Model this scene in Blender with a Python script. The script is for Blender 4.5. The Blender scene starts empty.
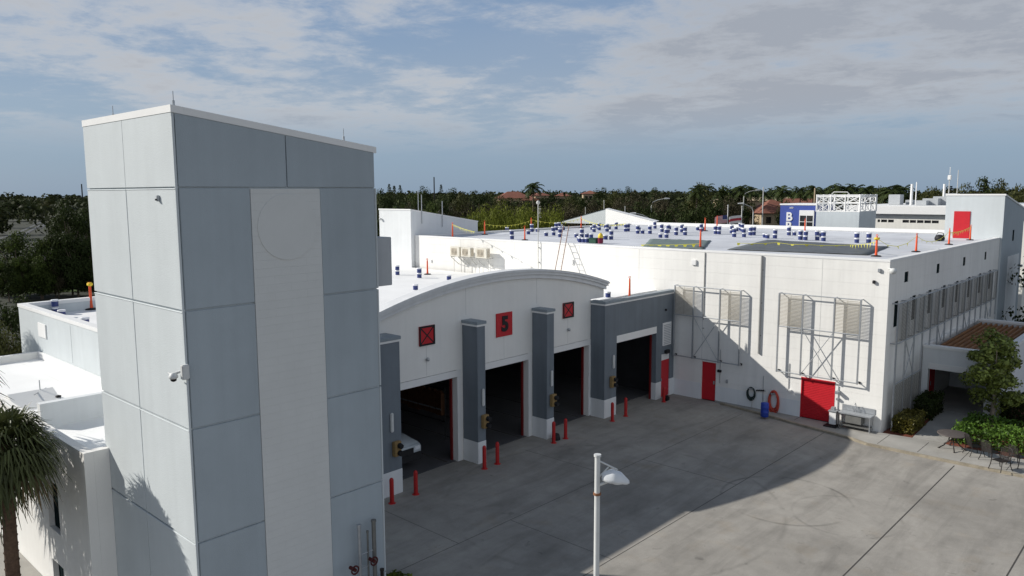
import bpy, bmesh, math, random
import numpy as np
from mathutils import Vector, Matrix
R = math.radians
random.seed(7)
rng = np.random.default_rng(11)
scn = bpy.context.scene
COL = scn.collection

# ------------------------------------------------------------------ camera (fitted to the photograph's vanishing points)
CAMZ = 12.0
FPX = 771.28
PITCH, ROLL, YAW = .122813, -.0042994, -.747716
fw = Vector((math.sin(YAW)*math.cos(PITCH), math.cos(YAW)*math.cos(PITCH), -math.sin(PITCH)))
r0 = Vector((math.cos(YAW), -math.sin(YAW), 0)); u0 = r0.cross(fw)
rt = r0*math.cos(ROLL) + u0*math.sin(ROLL); up = -r0*math.sin(ROLL) + u0*math.cos(ROLL)
cam = bpy.data.cameras.new('camera'); camo = bpy.data.objects.new('camera', cam); COL.objects.link(camo)
cam.sensor_width = 36; cam.lens = FPX/1024*36; cam.clip_end = 6000; cam.clip_start = .1
camo.matrix_world = Matrix(((rt.x, up.x, -fw.x, 0), (rt.y, up.y, -fw.y, 0), (rt.z, up.z, -fw.z, CAMZ), (0, 0, 0, 1)))
scn.camera = camo

def at(px, py, x=None, y=None, z=None, d=None):
    """real point seen at a pixel, on a known plane of the place (or at a horizontal distance)"""
    v = fw*FPX + rt*(px-512) - up*(py-288)
    if z is not None: t = (z-CAMZ)/v.z
    elif x is not None: t = x/v.x
    elif y is not None: t = y/v.y
    else: t = d/math.hypot(v.x, v.y)
    return Vector((v.x*t, v.y*t, CAMZ+v.z*t))

# ------------------------------------------------------------------ materials
def mat(name, col, rough=.7, var=.12, scale=1.5, bump=0., bscale=20., metal=0., streak=0., spec=.3, island=0., trans=0., blotch=0., bscale2=.15):
    m = bpy.data.materials.new(name); m.use_nodes = True
    nt = m.node_tree; N = nt.nodes; L = nt.links
    b = N['Principled BSDF']; b.inputs['Roughness'].default_value = rough; b.inputs['Metallic'].default_value = metal
    b.inputs['Specular IOR Level'].default_value = spec
    tc = N.new('ShaderNodeTexCoord'); geo = N.new('ShaderNodeNewGeometry')
    ns = N.new('ShaderNodeTexNoise'); ns.inputs['Scale'].default_value = scale; ns.inputs['Detail'].default_value = 6; ns.inputs['Roughness'].default_value = .65
    L.new(geo.outputs['Position'], ns.inputs['Vector'])
    mr = N.new('ShaderNodeMapRange'); mr.inputs['From Min'].default_value = .3; mr.inputs['From Max'].default_value = .7
    mr.inputs['To Min'].default_value = 1-var; mr.inputs['To Max'].default_value = 1+var
    L.new(ns.outputs['Fac'], mr.inputs['Value'])
    fac = mr.outputs['Result']
    def mul(a, bb):
        x = N.new('ShaderNodeMath'); x.operation = 'MULTIPLY'; L.new(a, x.inputs[0]); L.new(bb, x.inputs[1]); return x.outputs[0]
    if streak:
        mp = N.new('ShaderNodeMapping'); mp.inputs['Scale'].default_value = (2.2, 2.2, .12); L.new(geo.outputs['Position'], mp.inputs['Vector'])
        n2 = N.new('ShaderNodeTexNoise'); n2.inputs['Scale'].default_value = 1.6; n2.inputs['Detail'].default_value = 5; L.new(mp.outputs['Vector'], n2.inputs['Vector'])
        m2 = N.new('ShaderNodeMapRange'); m2.inputs['From Min'].default_value = .35; m2.inputs['From Max'].default_value = .75
        m2.inputs['To Min'].default_value = 1+streak*.3; m2.inputs['To Max'].default_value = 1-streak; L.new(n2.outputs['Fac'], m2.inputs['Value'])
        fac = mul(fac, m2.outputs['Result'])
    if blotch:
        n3 = N.new('ShaderNodeTexNoise'); n3.inputs['Scale'].default_value = bscale2; n3.inputs['Detail'].default_value = 4; L.new(geo.outputs['Position'], n3.inputs['Vector'])
        m3 = N.new('ShaderNodeMapRange'); m3.inputs['From Min'].default_value = .35; m3.inputs['From Max'].default_value = .65
        m3.inputs['To Min'].default_value = 1-blotch; m3.inputs['To Max'].default_value = 1+blotch; L.new(n3.outputs['Fac'], m3.inputs['Value'])
        fac = mul(fac, m3.outputs['Result'])
    if island:
        m4 = N.new('ShaderNodeMapRange'); m4.inputs['To Min'].default_value = 1-island; m4.inputs['To Max'].default_value = 1+island
        L.new(geo.outputs['Random Per Island'], m4.inputs['Value']); fac = mul(fac, m4.outputs['Result'])
    vm = N.new('ShaderNodeVectorMath'); vm.operation = 'SCALE'; vm.inputs[0].default_value = col[:3]; L.new(fac, vm.inputs['Scale'])
    L.new(vm.outputs['Vector'], b.inputs['Base Color'])
    if bump:
        nb = N.new('ShaderNodeTexNoise'); nb.inputs['Scale'].default_value = bscale; nb.inputs['Detail'].default_value = 4; L.new(geo.outputs['Position'], nb.inputs['Vector'])
        bp = N.new('ShaderNodeBump'); bp.inputs['Strength'].default_value = bump; bp.inputs['Distance'].default_value = .02
        L.new(nb.outputs['Fac'], bp.inputs['Height']); L.new(bp.outputs['Normal'], b.inputs['Normal'])
    if trans:
        tr = N.new('ShaderNodeBsdfTranslucent'); L.new(vm.outputs['Vector'], tr.inputs['Color'])
        mx = N.new('ShaderNodeMixShader'); mx.inputs[0].default_value = trans
        L.new(b.outputs[0], mx.inputs[1]); L.new(tr.outputs[0], mx.inputs[2]); L.new(mx.outputs[0], N['Material Output'].inputs['Surface'])
    return m

M = {}
M['white'] = mat('white_wall_paint', (.81, .80, .77), .75, .03, .8, .15, 30, streak=.035, blotch=.03)
M['white_cool'] = mat('cool_white_paint', (.74, .76, .77), .7, .03, 1, .1, 30, streak=.05)
M['trim'] = mat('white_trim_paint', (.78, .78, .77), .6, .03, 1)
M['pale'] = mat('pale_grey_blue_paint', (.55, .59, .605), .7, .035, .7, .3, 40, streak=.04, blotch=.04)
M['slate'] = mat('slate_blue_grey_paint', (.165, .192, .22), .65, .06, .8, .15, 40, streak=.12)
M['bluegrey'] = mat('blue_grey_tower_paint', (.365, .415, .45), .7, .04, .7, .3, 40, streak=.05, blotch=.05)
M['slate_cap'] = mat('slate_coping', (.25, .29, .32), .5, .08, 2)
M['cornice'] = mat('grey_cornice_paint', (.42, .44, .46), .6, .05, 1.2, streak=.05)
M['cornice_w'] = mat('off_white_cornice_paint', (.70, .71, .72), .65, .04, 1.2, streak=.06)
M['roof'] = mat('white_roof_membrane', (.87, .87, .86), .6, .04, .5, .1, 6, blotch=.05)
M['roof_main'] = mat('grey_white_roof_coating', (.60, .615, .65), .6, .07, .6, .12, 5, blotch=.10)
M['red'] = mat('red_door_paint', (.52, .02, .03), .45, .06, 3)
M['bollard'] = mat('red_bollard_paint', (.42, .02, .02), .45, .15, 6)
M['track'] = mat('dark_red_track', (.17, .012, .012), .5, .1, 6)
M['valve_red'] = mat('dull_red_valve', (.07, .012, .012), .6, .2, 8)
M['dark'] = mat('interior_shade_dark', (.035, .036, .04), .8, .2, 1)  # near-black tone stands in for the unlit shade inside the bays
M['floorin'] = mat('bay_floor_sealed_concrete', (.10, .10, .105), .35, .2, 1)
M['black'] = mat('black_rubber', (.018, .018, .02), .6, .2, 5)
M['steel'] = mat('galvanised_steel', (.42, .44, .46), .42, .12, 8, metal=.55)
M['mesh'] = mat('pale_expanded_metal', (.42, .39, .33), .6, .12, 6, metal=.1)
M['meshdk'] = mat('dark_expanded_metal', (.22, .21, .19), .6, .12, 6, metal=.1)  # darker copy of the screen metal, for the right wall
M['glass'] = mat('dark_window_glass', (.010, .018, .02), .9, .1, 3, spec=.02)
M['glass_b'] = mat('dark_tinted_glass', (.02, .02, .02), .06, .1, 3, spec=.7)
M['orange'] = mat('orange_plastic', (.75, .10, .03), .45, .08, 8)
M['yellow'] = mat('yellow_plastic', (.80, .58, .05), .5, .1, 9)
M['flag_y'] = mat('yellow_pennant_plastic', (.75, .70, .10), .5, .1, 9)
M['navy'] = mat('navy_label', (.035, .052, .17), .5, .12, 9)
M['drum'] = mat('blue_drum_plastic', (.025, .06, .36), .45, .1, 6)
M['pail'] = mat('white_pail_plastic', (.74, .75, .78), .4, .05, 9)
M['tarp'] = mat('dark_grey_tarp', (.11, .12, .13), .55, .25, 1.6, .6, 3)
M['tarp_g'] = mat('green_grey_tarp', (.15, .19, .18), .55, .2, 1.6, .6, 3)
M['blue'] = mat('royal_blue_paint', (.05, .085, .33), .6, .06, 1, streak=.06)
M['ac'] = mat('cream_metal_casing', (.66, .63, .55), .5, .08, 5)
M['ac_d'] = mat('tan_fan_grille', (.40, .36, .29), .6, .2, 15)
M['brown'] = mat('brown_corrugated_roof', (.25, .12, .05), .6, .3, 2)
M['terra'] = mat('terracotta_tile', (.23, .095, .065), .8, .2, 1)
M['stucco'] = mat('tan_stucco', (.42, .33, .22), .8, .1, 1)
M['shingle'] = mat('grey_brown_shingle', (.115, .10, .085), .85, .25, .6)
M['bark'] = mat('grey_bark', (.13, .10, .075), .9, .3, 6, .5, 20)
M['palmbark'] = mat('palm_bark', (.12, .075, .05), .9, .35, 8, .6, 25)
M['leaf_a'] = mat('mid_green_leaf', (.058, .080, .020), .6, .25, .5, island=.4, trans=.25, spec=.08)
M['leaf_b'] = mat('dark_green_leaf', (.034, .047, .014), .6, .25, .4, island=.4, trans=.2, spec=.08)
M['leaf_c'] = mat('olive_leaf', (.062, .066, .022), .6, .25, .3, island=.4, trans=.2, spec=.08)
M['leaf_d'] = mat('brown_olive_leaf', (.066, .058, .034), .65, .3, .3, island=.4, trans=.15, spec=.08)
M['leaf_y'] = mat('yellow_green_leaf', (.115, .145, .022), .5, .25, .8, island=.5, trans=.3)
M['leaf_g'] = mat('bright_green_leaf', (.085, .16, .022), .5, .25, .9, island=.5, trans=.3)
M['frond'] = mat('palm_frond_green', (.066, .078, .026), .5, .25, 1, island=.4, trans=.2)
M['frond_dead'] = mat('dry_frond', (.16, .115, .06), .8, .2, 2, island=.3)
M['patio'] = mat('dark_bronze_metal', (.035, .03, .028), .45, .15, 10, metal=.3)
M['patiotop'] = mat('brown_patio_tabletop', (.10, .085, .078), .5, .15, 6)
M['lamp_white'] = mat('white_lamp_paint', (.62, .63, .62), .45, .08, 4)
M['lens'] = mat('frosted_lamp_lens', (.70, .72, .74), .25, .05, 4)
M['green_hose'] = mat('dark_green_hose', (.02, .035, .035), .5, .1, 9)
M['red_hose'] = mat('red_hose', (.50, .07, .045), .5, .1, 9)
M['mulch'] = mat('red_mulch', (.16, .05, .03), .95, .35, 6, .5, 15)
M['gear'] = mat('tan_turnout_cloth', (.09, .038, .016), .85, .25, 5)
M['carwhite'] = mat('white_car_paint', (.78, .78, .78), .25, .02, 2, spec=.6)
M['silver'] = mat('silver_car_paint', (.40, .42, .44), .25, .02, 2, metal=.5)
M['rust'] = mat('pale_pipe', (.52, .52, .50), .5, .1, 6)
M['wood'] = mat('fibreglass_rail', (.28, .17, .13), .5, .1, 6)
M['flag_red'] = mat('flag_red_cloth', (.45, .05, .07), .8, .1, 4)
M['flag_white'] = mat('flag_white_cloth', (.70, .68, .68), .8, .05, 4)

def block_bump(m, w, h, mortar, strength, tint=.03):
    """painted block courses: faint joints in relief and a whisper of tone"""
    nt = m.node_tree; N = nt.nodes; L = nt.links; b = N['Principled BSDF']
    g = N.new('ShaderNodeNewGeometry'); sp = N.new('ShaderNodeSeparateXYZ'); L.new(g.outputs['Position'], sp.inputs[0])
    ad = N.new('ShaderNodeMath'); ad.operation = 'ADD'; L.new(sp.outputs['X'], ad.inputs[0]); L.new(sp.outputs['Y'], ad.inputs[1])
    cb = N.new('ShaderNodeCombineXYZ'); L.new(ad.outputs[0], cb.inputs['X']); L.new(sp.outputs['Z'], cb.inputs['Y'])
    br = N.new('ShaderNodeTexBrick'); br.inputs['Scale'].default_value = 1; br.inputs['Brick Width'].default_value = w; br.inputs['Row Height'].default_value = h
    br.inputs['Mortar Size'].default_value = mortar; br.inputs['Color1'].default_value = (1, 1, 1, 1); br.inputs['Color2'].default_value = (1-tint*.5,)*3+(1,); br.inputs['Mortar'].default_value = (1-tint*2,)*3+(1,)
    L.new(cb.outputs[0], br.inputs['Vector'])
    src = b.inputs['Base Color'].links[0].from_socket
    mx = N.new('ShaderNodeMix'); mx.data_type = 'RGBA'; mx.blend_type = 'MULTIPLY'; mx.inputs['Factor'].default_value = 1
    L.new(src, mx.inputs['A']); L.new(br.outputs['Color'], mx.inputs['B']); L.new(mx.outputs['Result'], b.inputs['Base Color'])
    bp = N.new('ShaderNodeBump'); bp.inputs['Strength'].default_value = strength; bp.inputs['Distance'].default_value = .015
    L.new(br.outputs['Fac'], bp.inputs['Height']); bp.invert = True
    if b.inputs['Normal'].links: L.new(b.inputs['Normal'].links[0].from_socket, bp.inputs['Normal'])
    L.new(bp.outputs['Normal'], b.inputs['Normal'])
    return m
def roof_seams(m, pitch, axis, dark):
    nt = m.node_tree; N = nt.nodes; L = nt.links; b = N['Principled BSDF']; g = N.new('ShaderNodeNewGeometry'); sp = N.new('ShaderNodeSeparateXYZ'); L.new(g.outputs['Position'], sp.inputs[0])
    w = N.new('ShaderNodeTexNoise'); w.inputs['Scale'].default_value = .4; L.new(g.outputs['Position'], w.inputs['Vector'])
    a = N.new('ShaderNodeMath'); a.operation = 'MULTIPLY_ADD'; a.inputs[1].default_value = .12; L.new(w.outputs['Fac'], a.inputs[0]); L.new(sp.outputs[axis], a.inputs[2])
    p = N.new('ShaderNodeMath'); p.operation = 'PINGPONG'; p.inputs[1].default_value = pitch/2; L.new(a.outputs[0], p.inputs[0])
    r = N.new('ShaderNodeMapRange'); r.inputs['From Max'].default_value = .05; r.inputs['To Min'].default_value = 1-dark; r.inputs['To Max'].default_value = 1; L.new(p.outputs[0], r.inputs['Value'])
    v = N.new('ShaderNodeVectorMath'); v.operation = 'SCALE'; L.new(b.inputs['Base Color'].links[0].from_socket, v.inputs[0]); L.new(r.outputs['Result'], v.inputs['Scale']); L.new(v.outputs[0], b.inputs['Base Color'])
roof_seams(M['roof_main'], 1.9, 'X', .16); roof_seams(M['roof'], 2.4, 'Y', .08)
M['brick'] = block_bump(mat('painted_grey_brick', (.62, .63, .62), .75, .03, 1, .1, 40), .9, .20, .008, .4, .016)
M['block'] = block_bump(mat('painted_block_wall', (.80, .79, .76), .75, .03, .8, .12, 30, streak=.06, blotch=.03), 3.4, .62, .012, .5, .012)

def concrete():
    m = bpy.data.materials.new('stained_concrete'); m.use_nodes = True
    nt = m.node_tree; N = nt.nodes; L = nt.links; b = N['Principled BSDF']; b.inputs['Roughness'].default_value = .85; b.inputs['Specular IOR Level'].default_value = .2
    g = N.new('ShaderNodeNewGeometry')
    def noise(s, d, r=.6, vec=None, dist=0):
        n = N.new('ShaderNodeTexNoise'); n.inputs['Scale'].default_value = s; n.inputs['Detail'].default_value = d; n.inputs['Roughness'].default_value = r; n.inputs['Distortion'].default_value = dist
        L.new(vec or g.outputs['Position'], n.inputs['Vector']); return n.outputs['Fac']
    def mrange(v, a, bb, c, d):
        n = N.new('ShaderNodeMapRange'); n.inputs['From Min'].default_value = a; n.inputs['From Max'].default_value = bb; n.inputs['To Min'].default_value = c; n.inputs['To Max'].default_value = d
        L.new(v, n.inputs['Value']); return n.outputs['Result']
    def mul(a, bb):
        x = N.new('ShaderNodeMath'); x.operation = 'MULTIPLY'; L.new(a, x.inputs[0]); L.new(bb, x.inputs[1]); return x.outputs[0]
    f = mrange(noise(.22, 5, .6, dist=.4), .35, .68, .80, 1.12)
    f = mul(f, mrange(noise(1.3, 8, .7, dist=.3), .3, .7, .88, 1.10))
    mp = N.new('ShaderNodeMapping'); mp.inputs['Rotation'].default_value = (0, 0, .25); mp.inputs['Scale'].default_value = (.9, .14, 1); L.new(g.outputs['Position'], mp.inputs['Vector'])
    f = mul(f, mrange(noise(1.2, 6, .65, mp.outputs['Vector'], .6), .46, .74, 1.04, .74))       # wheel-polished drifts
    f = mul(f, mrange(noise(2.4, 4, .5, dist=.8), .66, .80, 1, .62))                           # oil spots
    f = mul(f, mrange(noise(30, 3, .5), .3, .7, .93, 1.07))
    # tyre arcs: rings of real rubber marks
    def ring(cx, cy, rad, w, amt):
        s = N.new('ShaderNodeVectorMath'); s.operation = 'DISTANCE'; L.new(g.outputs['Position'], s.inputs[0]); s.inputs[1].default_value = (cx, cy, 0)
        a = N.new('ShaderNodeMath'); a.operation = 'SUBTRACT'; L.new(s.outputs['Value'], a.inputs[0]); a.inputs[1].default_value = rad
        c = N.new('ShaderNodeMath'); c.operation = 'ABSOLUTE'; L.new(a.outputs[0], c.inputs[0])
        k = mrange(c.outputs[0], 0, w, 1, 0)
        wv = mrange(noise(.5, 3), .42, .6, 0, 1)
        k = mul(k, wv)
        return mrange(k, 0, 1, 1, 1-amt)
    for args in ((-11.9, 28.6, 2.45, .10, .42), (-9.6, 28.6, 1.9, .09, .24), (-7, 33, 4.5, .12, .12), (-17, 24, 6.5, .13, .18)): f = mul(f, ring(*args))
    vm = N.new('ShaderNodeVectorMath'); vm.operation = 'SCALE'; vm.inputs[0].default_value = (.322, .303, .272); L.new(f, vm.inputs['Scale'])
    # reddish-brown patches
    mx = N.new('ShaderNodeMix'); mx.data_type = 'RGBA'; L.new(mrange(noise(.7, 5, .6), .56, .75, 0, .5), mx.inputs['Factor'])
    L.new(vm.outputs[0], mx.inputs['A']); v2 = N.new('ShaderNodeVectorMath'); v2.operation = 'MULTIPLY'; L.new(vm.outputs[0], v2.inputs[0]); v2.inputs[1].default_value = (.95, .86, .74); L.new(v2.outputs[0], mx.inputs['B'])
    L.new(mx.outputs['Result'], b.inputs['Base Color'])
    bp = N.new('ShaderNodeBump'); bp.inputs['Strength'].default_value = .25; bp.inputs['Distance'].default_value = .01; L.new(noise(25, 4), bp.inputs['Height']); L.new(bp.outputs[0], b.inputs['Normal'])
    return m
M['concrete'] = concrete()
M['walk'] = mat('pale_sidewalk_concrete', (.335, .322, .295), .85, .12, 1.2, .2, 25, blotch=.1, bscale2=.5)
M['kerb'] = mat('worn_yellowed_kerb', (.29, .255, .195), .85, .3, 2.5, .2, 25)
M['joint'] = mat('concrete_joint_filler', (.07, .065, .06), .9, .2, 4)
M['caulk'] = mat('grey_joint', (.30, .33, .35), .8, .05, 3)
M['caulk_w'] = mat('pale_joint', (.55, .55, .53), .8, .05, 3)

def ground_mat():
    m = bpy.data.materials.new('scrub_ground'); m.use_nodes = True
    nt = m.node_tree; N = nt.nodes; L = nt.links; b = N['Principled BSDF']; b.inputs['Roughness'].default_value = .95
    g = N.new('ShaderNodeNewGeometry'); n = N.new('ShaderNodeTexNoise'); n.inputs['Scale'].default_value = .03; n.inputs['Detail'].default_value = 9; n.inputs['Roughness'].default_value = .7
    L.new(g.outputs['Position'], n.inputs['Vector'])
    cr = N.new('ShaderNodeValToRGB'); e = cr.color_ramp.elements
    e[0].position = .35; e[0].color = (.011, .016, .007, 1); e[1].position = .7; e[1].color = (.022, .024, .011, 1)
    x = e.new(.5); x.color = (.017, .022, .009, 1)
    L.new(n.outputs['Fac'], cr.inputs[0]); L.new(cr.outputs[0], b.inputs['Base Color']); return m
M['ground'] = ground_mat()
M['lawn'] = mat('lawn_grass', (.06, .10, .018), .9, .3, .6, .6, 8, blotch=.2)
M['verge'] = mat('dry_verge_grass', (.025, .03, .013), .9, .3, .3)
M['asphalt'] = mat('asphalt', (.075, .075, .08), .8, .2, .5)
M['lightroad'] = mat('worn_pale_asphalt', (.105, .108, .11), .7, .15, .3)

# ------------------------------------------------------------------ mesh builder
ORG = {}
class MB:
    def __init__(s): s.v = []; s.f = []; s.mi = []; s.sm = []
    def add(s, vs, fs, mi=0, smooth=False):
        o = len(s.v); s.v += [tuple(map(float, p)) for p in vs]
        for f in fs: s.f.append(tuple(i+o for i in f)); s.mi.append(mi); s.sm.append(smooth)
        return s
    def box(s, x0, x1, y0, y1, z0, z1, mi=0):
        x0, x1 = min(x0, x1), max(x0, x1); y0, y1 = min(y0, y1), max(y0, y1); z0, z1 = min(z0, z1), max(z0, z1)
        return s.add([(x, y, z) for z in (z0, z1) for y in (y0, y1) for x in (x0, x1)],
                     [(0, 2, 3, 1), (4, 5, 7, 6), (0, 1, 5, 4), (2, 6, 7, 3), (0, 4, 6, 2), (1, 3, 7, 5)], mi)
    def bbox(s, x0, x1, y0, y1, z0, z1, b=.02, mi=0):
        """box with chamfered edges"""
        bm = bmesh.new(); bmesh.ops.create_cube(bm, size=1)
        for v in bm.verts: v.co = Vector(((x0+x1)/2+v.co.x*abs(x1-x0), (y0+y1)/2+v.co.y*abs(y1-y0), (z0+z1)/2+v.co.z*abs(z1-z0)))
        bmesh.ops.bevel(bm, geom=bm.edges[:], offset=b, segments=2, affect='EDGES')
        bm.verts.index_update(); s.add([v.co for v in bm.verts], [[v.index for v in f.verts] for f in bm.faces], mi); bm.free(); return s
    def tube(s, pts, r, n=8, mi=0, r1=None, closed=False, smooth=True):
        pts = [Vector(p) for p in pts]; k = len(pts); rings = []
        for i, p in enumerate(pts):
            if closed: t = pts[(i+1) % k]-pts[i-1]
            else: t = pts[min(i+1, k-1)]-pts[max(i-1, 0)]
            t.normalize(); a = Vector((0, 0, 1)) if abs(t.z) < .9 else Vector((1, 0, 0))
            u = t.cross(a).normalized(); w = t.cross(u)
            rr = r if r1 is None else r+(r1-r)*i/(k-1)
            rings.append([p+(u*math.cos(2*math.pi*j/n)+w*math.sin(2*math.pi*j/n))*rr for j in range(n)])
        vs = [q for g in rings for q in g]; fs = []
        for i in range(k if closed else k-1):
            i2 = (i+1) % k
            for j in range(n): fs.append((i*n+j, i*n+(j+1) % n, i2*n+(j+1) % n, i2*n+j))
        s.add(vs, fs, mi, smooth)
        if not closed:
            s.add(rings[0], [tuple(range(n))], mi); s.add(rings[-1], [tuple(range(n))[::-1]], mi)
        return s
    def lathe(s, prof, c=(0, 0, 0), n=14, mi=0, smooth=True):
        k = len(prof); vs = [(c[0]+r*math.cos(2*math.pi*j/n), c[1]+r*math.sin(2*math.pi*j/n), c[2]+z) for r, z in prof for j in range(n)]
        fs = [(i*n+j, i*n+(j+1) % n, (i+1)*n+(j+1) % n, (i+1)*n+j) for i in range(k-1) for j in range(n)]
        s.add(vs, fs, mi, smooth)
        s.add(vs[:n], [tuple(range(n))[::-1]], mi); s.add(vs[-n:], [tuple(range(n))], mi); return s
    def prism(s, poly, axis, a, b, mi=0):
        """polygon (2D) extruded along axis 'x','y' or 'z' from a to b"""
        def P(p, t): return {'x': (t, p[0], p[1]), 'y': (p[0], t, p[1]), 'z': (p[0], p[1], t)}[axis]
        n = len(poly); vs = [P(p, a) for p in poly]+[P(p, b) for p in poly]
        fs = [tuple(range(n))[::-1], tuple(range(n, 2*n))]+[(i, (i+1) % n, n+(i+1) % n, n+i) for i in range(n)]
        return s.add(vs, fs, mi)
    def quad(s, *p, mi=0): return s.add(p, [tuple(range(len(p)))], mi)
    def build(s, name, mats, parent=None, origin=None):
        o3 = Vector(ORG.get(parent.name, (0, 0, 0))) if parent else Vector(origin or (0, 0, 0))
        me = bpy.data.meshes.new(name); me.from_pydata([tuple(Vector(p)-o3) for p in s.v], [], s.f)
        if not isinstance(mats, (list, tuple)): mats = [mats]
        for m in mats: me.materials.append(M[m])
        me.polygons.foreach_set('material_index', s.mi); me.polygons.foreach_set('use_smooth', s.sm)
        bm = bmesh.new(); bm.from_mesh(me); bmesh.ops.recalc_face_normals(bm, faces=bm.faces[:]); bm.to_mesh(me); bm.free()
        o = bpy.data.objects.new(name, me); COL.objects.link(o)
        if parent: o.parent = parent
        else: o.location = o3
        ORG[o.name] = tuple(o3); return o
def tag(o, label=None, cat=None, group=None, kind=None):
    if label: o['label'] = label
    if cat: o['category'] = cat
    if group: o['group'] = group
    if kind: o['kind'] = kind
    return o
def thing(name, loc, label, cat, group=None):
    o = bpy.data.objects.new(name, None); COL.objects.link(o); o.location = loc; o.empty_display_size = .3
    ORG[o.name] = tuple(loc); return tag(o, label, cat, group)
def struct(name, mb, m): return tag(mb.build(name, m), kind='structure')
def copy_tree(o, parent=None):
    c = o.copy(); COL.objects.link(c); c.parent = parent
    for ch in list(o.children): copy_tree(ch, c)
    return c
def dup(root, loc, rotz=None, label=None, group=None, scale=None):
    c = copy_tree(root); c.location = loc
    if rotz is not None: c.rotation_euler = (0, 0, rotz)
    if label: c['label'] = label
    if group: c['group'] = group
    if scale: c.scale = scale if isinstance(scale, (tuple, list)) else (scale,)*3
    return c
def text_part(name, body, size, m, parent, origin, axis, offset=.0, depth=.02):
    cu = bpy.data.curves.new(name, 'FONT'); cu.body = body; cu.size = size; cu.align_x = 'CENTER'; cu.align_y = 'CENTER'; cu.extrude = depth; cu.offset = offset
    t = bpy.data.objects.new('tmp', cu); COL.objects.link(t); dg = bpy.context.evaluated_depsgraph_get()
    me = bpy.data.meshes.new_from_object(t.evaluated_get(dg)); bpy.data.objects.remove(t)
    me.materials.clear(); me.materials.append(M[m]); me.name = name
    o = bpy.data.objects.new(name, me); COL.objects.link(o); o.parent = parent
    o.location = Vector(origin)-Vector(ORG[parent.name])
    o.rotation_euler = (R(90), 0, R(90) if axis == 'x' else 0)      # faces +X or -Y
    return o

# ------------------------------------------------------------------ light
SUN = Vector((-1.44, -.98, 1)).normalized()                 # towards the sun, from the shadows in the picture
EL = math.asin(SUN.z); AZ = math.atan2(SUN.x, SUN.y)
sl = bpy.data.lights.new('sun', 'SUN'); sl.energy = 4.6; sl.angle = R(.53); sl.color = (1, .955, .88)
so = bpy.data.objects.new('sun', sl); COL.objects.link(so); so.rotation_euler = (-SUN).to_track_quat('-Z', 'Y').to_euler(); so.location = (-60, -40, 60)
wd = bpy.data.worlds.new('World'); scn.world = wd; wd.use_nodes = True
nt = wd.node_tree; N = nt.nodes; L = nt.links; bg = N['Background']; bg.inputs['Strength'].default_value = .075
sky = N.new('ShaderNodeTexSky'); sky.sky_type = 'NISHITA'; sky.sun_disc = False; sky.sun_elevation = EL; sky.sun_rotation = AZ
sky.altitude = 5; sky.air_density = 1.0; sky.dust_density = .7; sky.ozone_density = 2.2
tc = N.new('ShaderNodeTexCoord'); sp = N.new('ShaderNodeSeparateXYZ'); L.new(tc.outputs['Generated'], sp.inputs[0])
def wm(op, a, b=None, c=None):
    n = N.new('ShaderNodeMath'); n.operation = op
    for i, x in enumerate((a, b, c)):
        if x is None: continue
        if isinstance(x, (int, float)): n.inputs[i].default_value = x
        else: L.new(x, n.inputs[i])
    return n.outputs[0]
zc = wm('ADD', wm('MAXIMUM', sp.outputs['Z'], 0.0), .10)
cv = N.new('ShaderNodeCombineXYZ'); L.new(wm('DIVIDE', sp.outputs['X'], zc), cv.inputs[0]); L.new(wm('DIVIDE', sp.outputs['Y'], zc), cv.inputs[1]); cv.inputs[2].default_value = 3.3
def wnoise(scale, det, rough, dist, off):
    mp = N.new('ShaderNodeMapping'); mp.inputs['Location'].default_value = off; L.new(cv.outputs[0], mp.inputs['Vector'])
    n = N.new('ShaderNodeTexNoise'); n.inputs['Scale'].default_value = scale; n.inputs['Detail'].default_value = det; n.inputs['Roughness'].default_value = rough; n.inputs['Distortion'].default_value = dist
    L.new(mp.outputs[0], n.inputs['Vector']); return n.outputs['Fac']
big = wnoise(.32, 3, .5, .2, (2.1, .6, 0)); fine = wnoise(1.45, 10, .64, .25, (0, 0, 0)); wisp = wnoise(4.6, 9, .68, .3, (4, 1, 2))
dens = wm('ADD', wm('ADD', wm('MULTIPLY', big, .42), wm('MULTIPLY', fine, .56)), wm('MULTIPLY', wisp, .30))
def lobe(px, py, lo, hi, amt):
    v = (fw*FPX+rt*(px-512)-up*(py-288)).normalized(); d = N.new('ShaderNodeVectorMath'); d.operation = 'DOT_PRODUCT'; L.new(tc.outputs['Generated'], d.inputs[0]); d.inputs[1].default_value = v
    m = N.new('ShaderNodeMapRange'); m.interpolation_type = 'SMOOTHSTEP'; m.inputs['From Min'].default_value = math.cos(hi); m.inputs['From Max'].default_value = math.cos(lo); m.inputs['To Max'].default_value = amt; L.new(d.outputs['Value'], m.inputs['Value']); return m.outputs['Result']
dens = wm('ADD', dens, lobe(560, 15, .02, .17, -.085)); dens = wm('ADD', dens, lobe(900, 60, .1, .5, .06)); dens = wm('ADD', dens, lobe(130, 60, .05, .35, .05))
cr = N.new('ShaderNodeMapRange'); cr.interpolation_type = 'SMOOTHSTEP'; cr.inputs['From Min'].default_value = .545; cr.inputs['From Max'].default_value = .76; L.new(dens, cr.inputs['Value'])
fade = N.new('ShaderNodeMapRange'); fade.interpolation_type = 'SMOOTHSTEP'; fade.inputs['From Min'].default_value = .035; fade.inputs['From Max'].default_value = .125; L.new(sp.outputs['Z'], fade.inputs['Value'])
f2 = N.new('ShaderNodeMapRange'); f2.interpolation_type = 'SMOOTHSTEP'; f2.inputs['From Min'].default_value = .30; f2.inputs['From Max'].default_value = .55; f2.inputs['To Min'].default_value = .92; f2.inputs['To Max'].default_value = .15; L.new(sp.outputs['Z'], f2.inputs['Value'])
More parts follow.
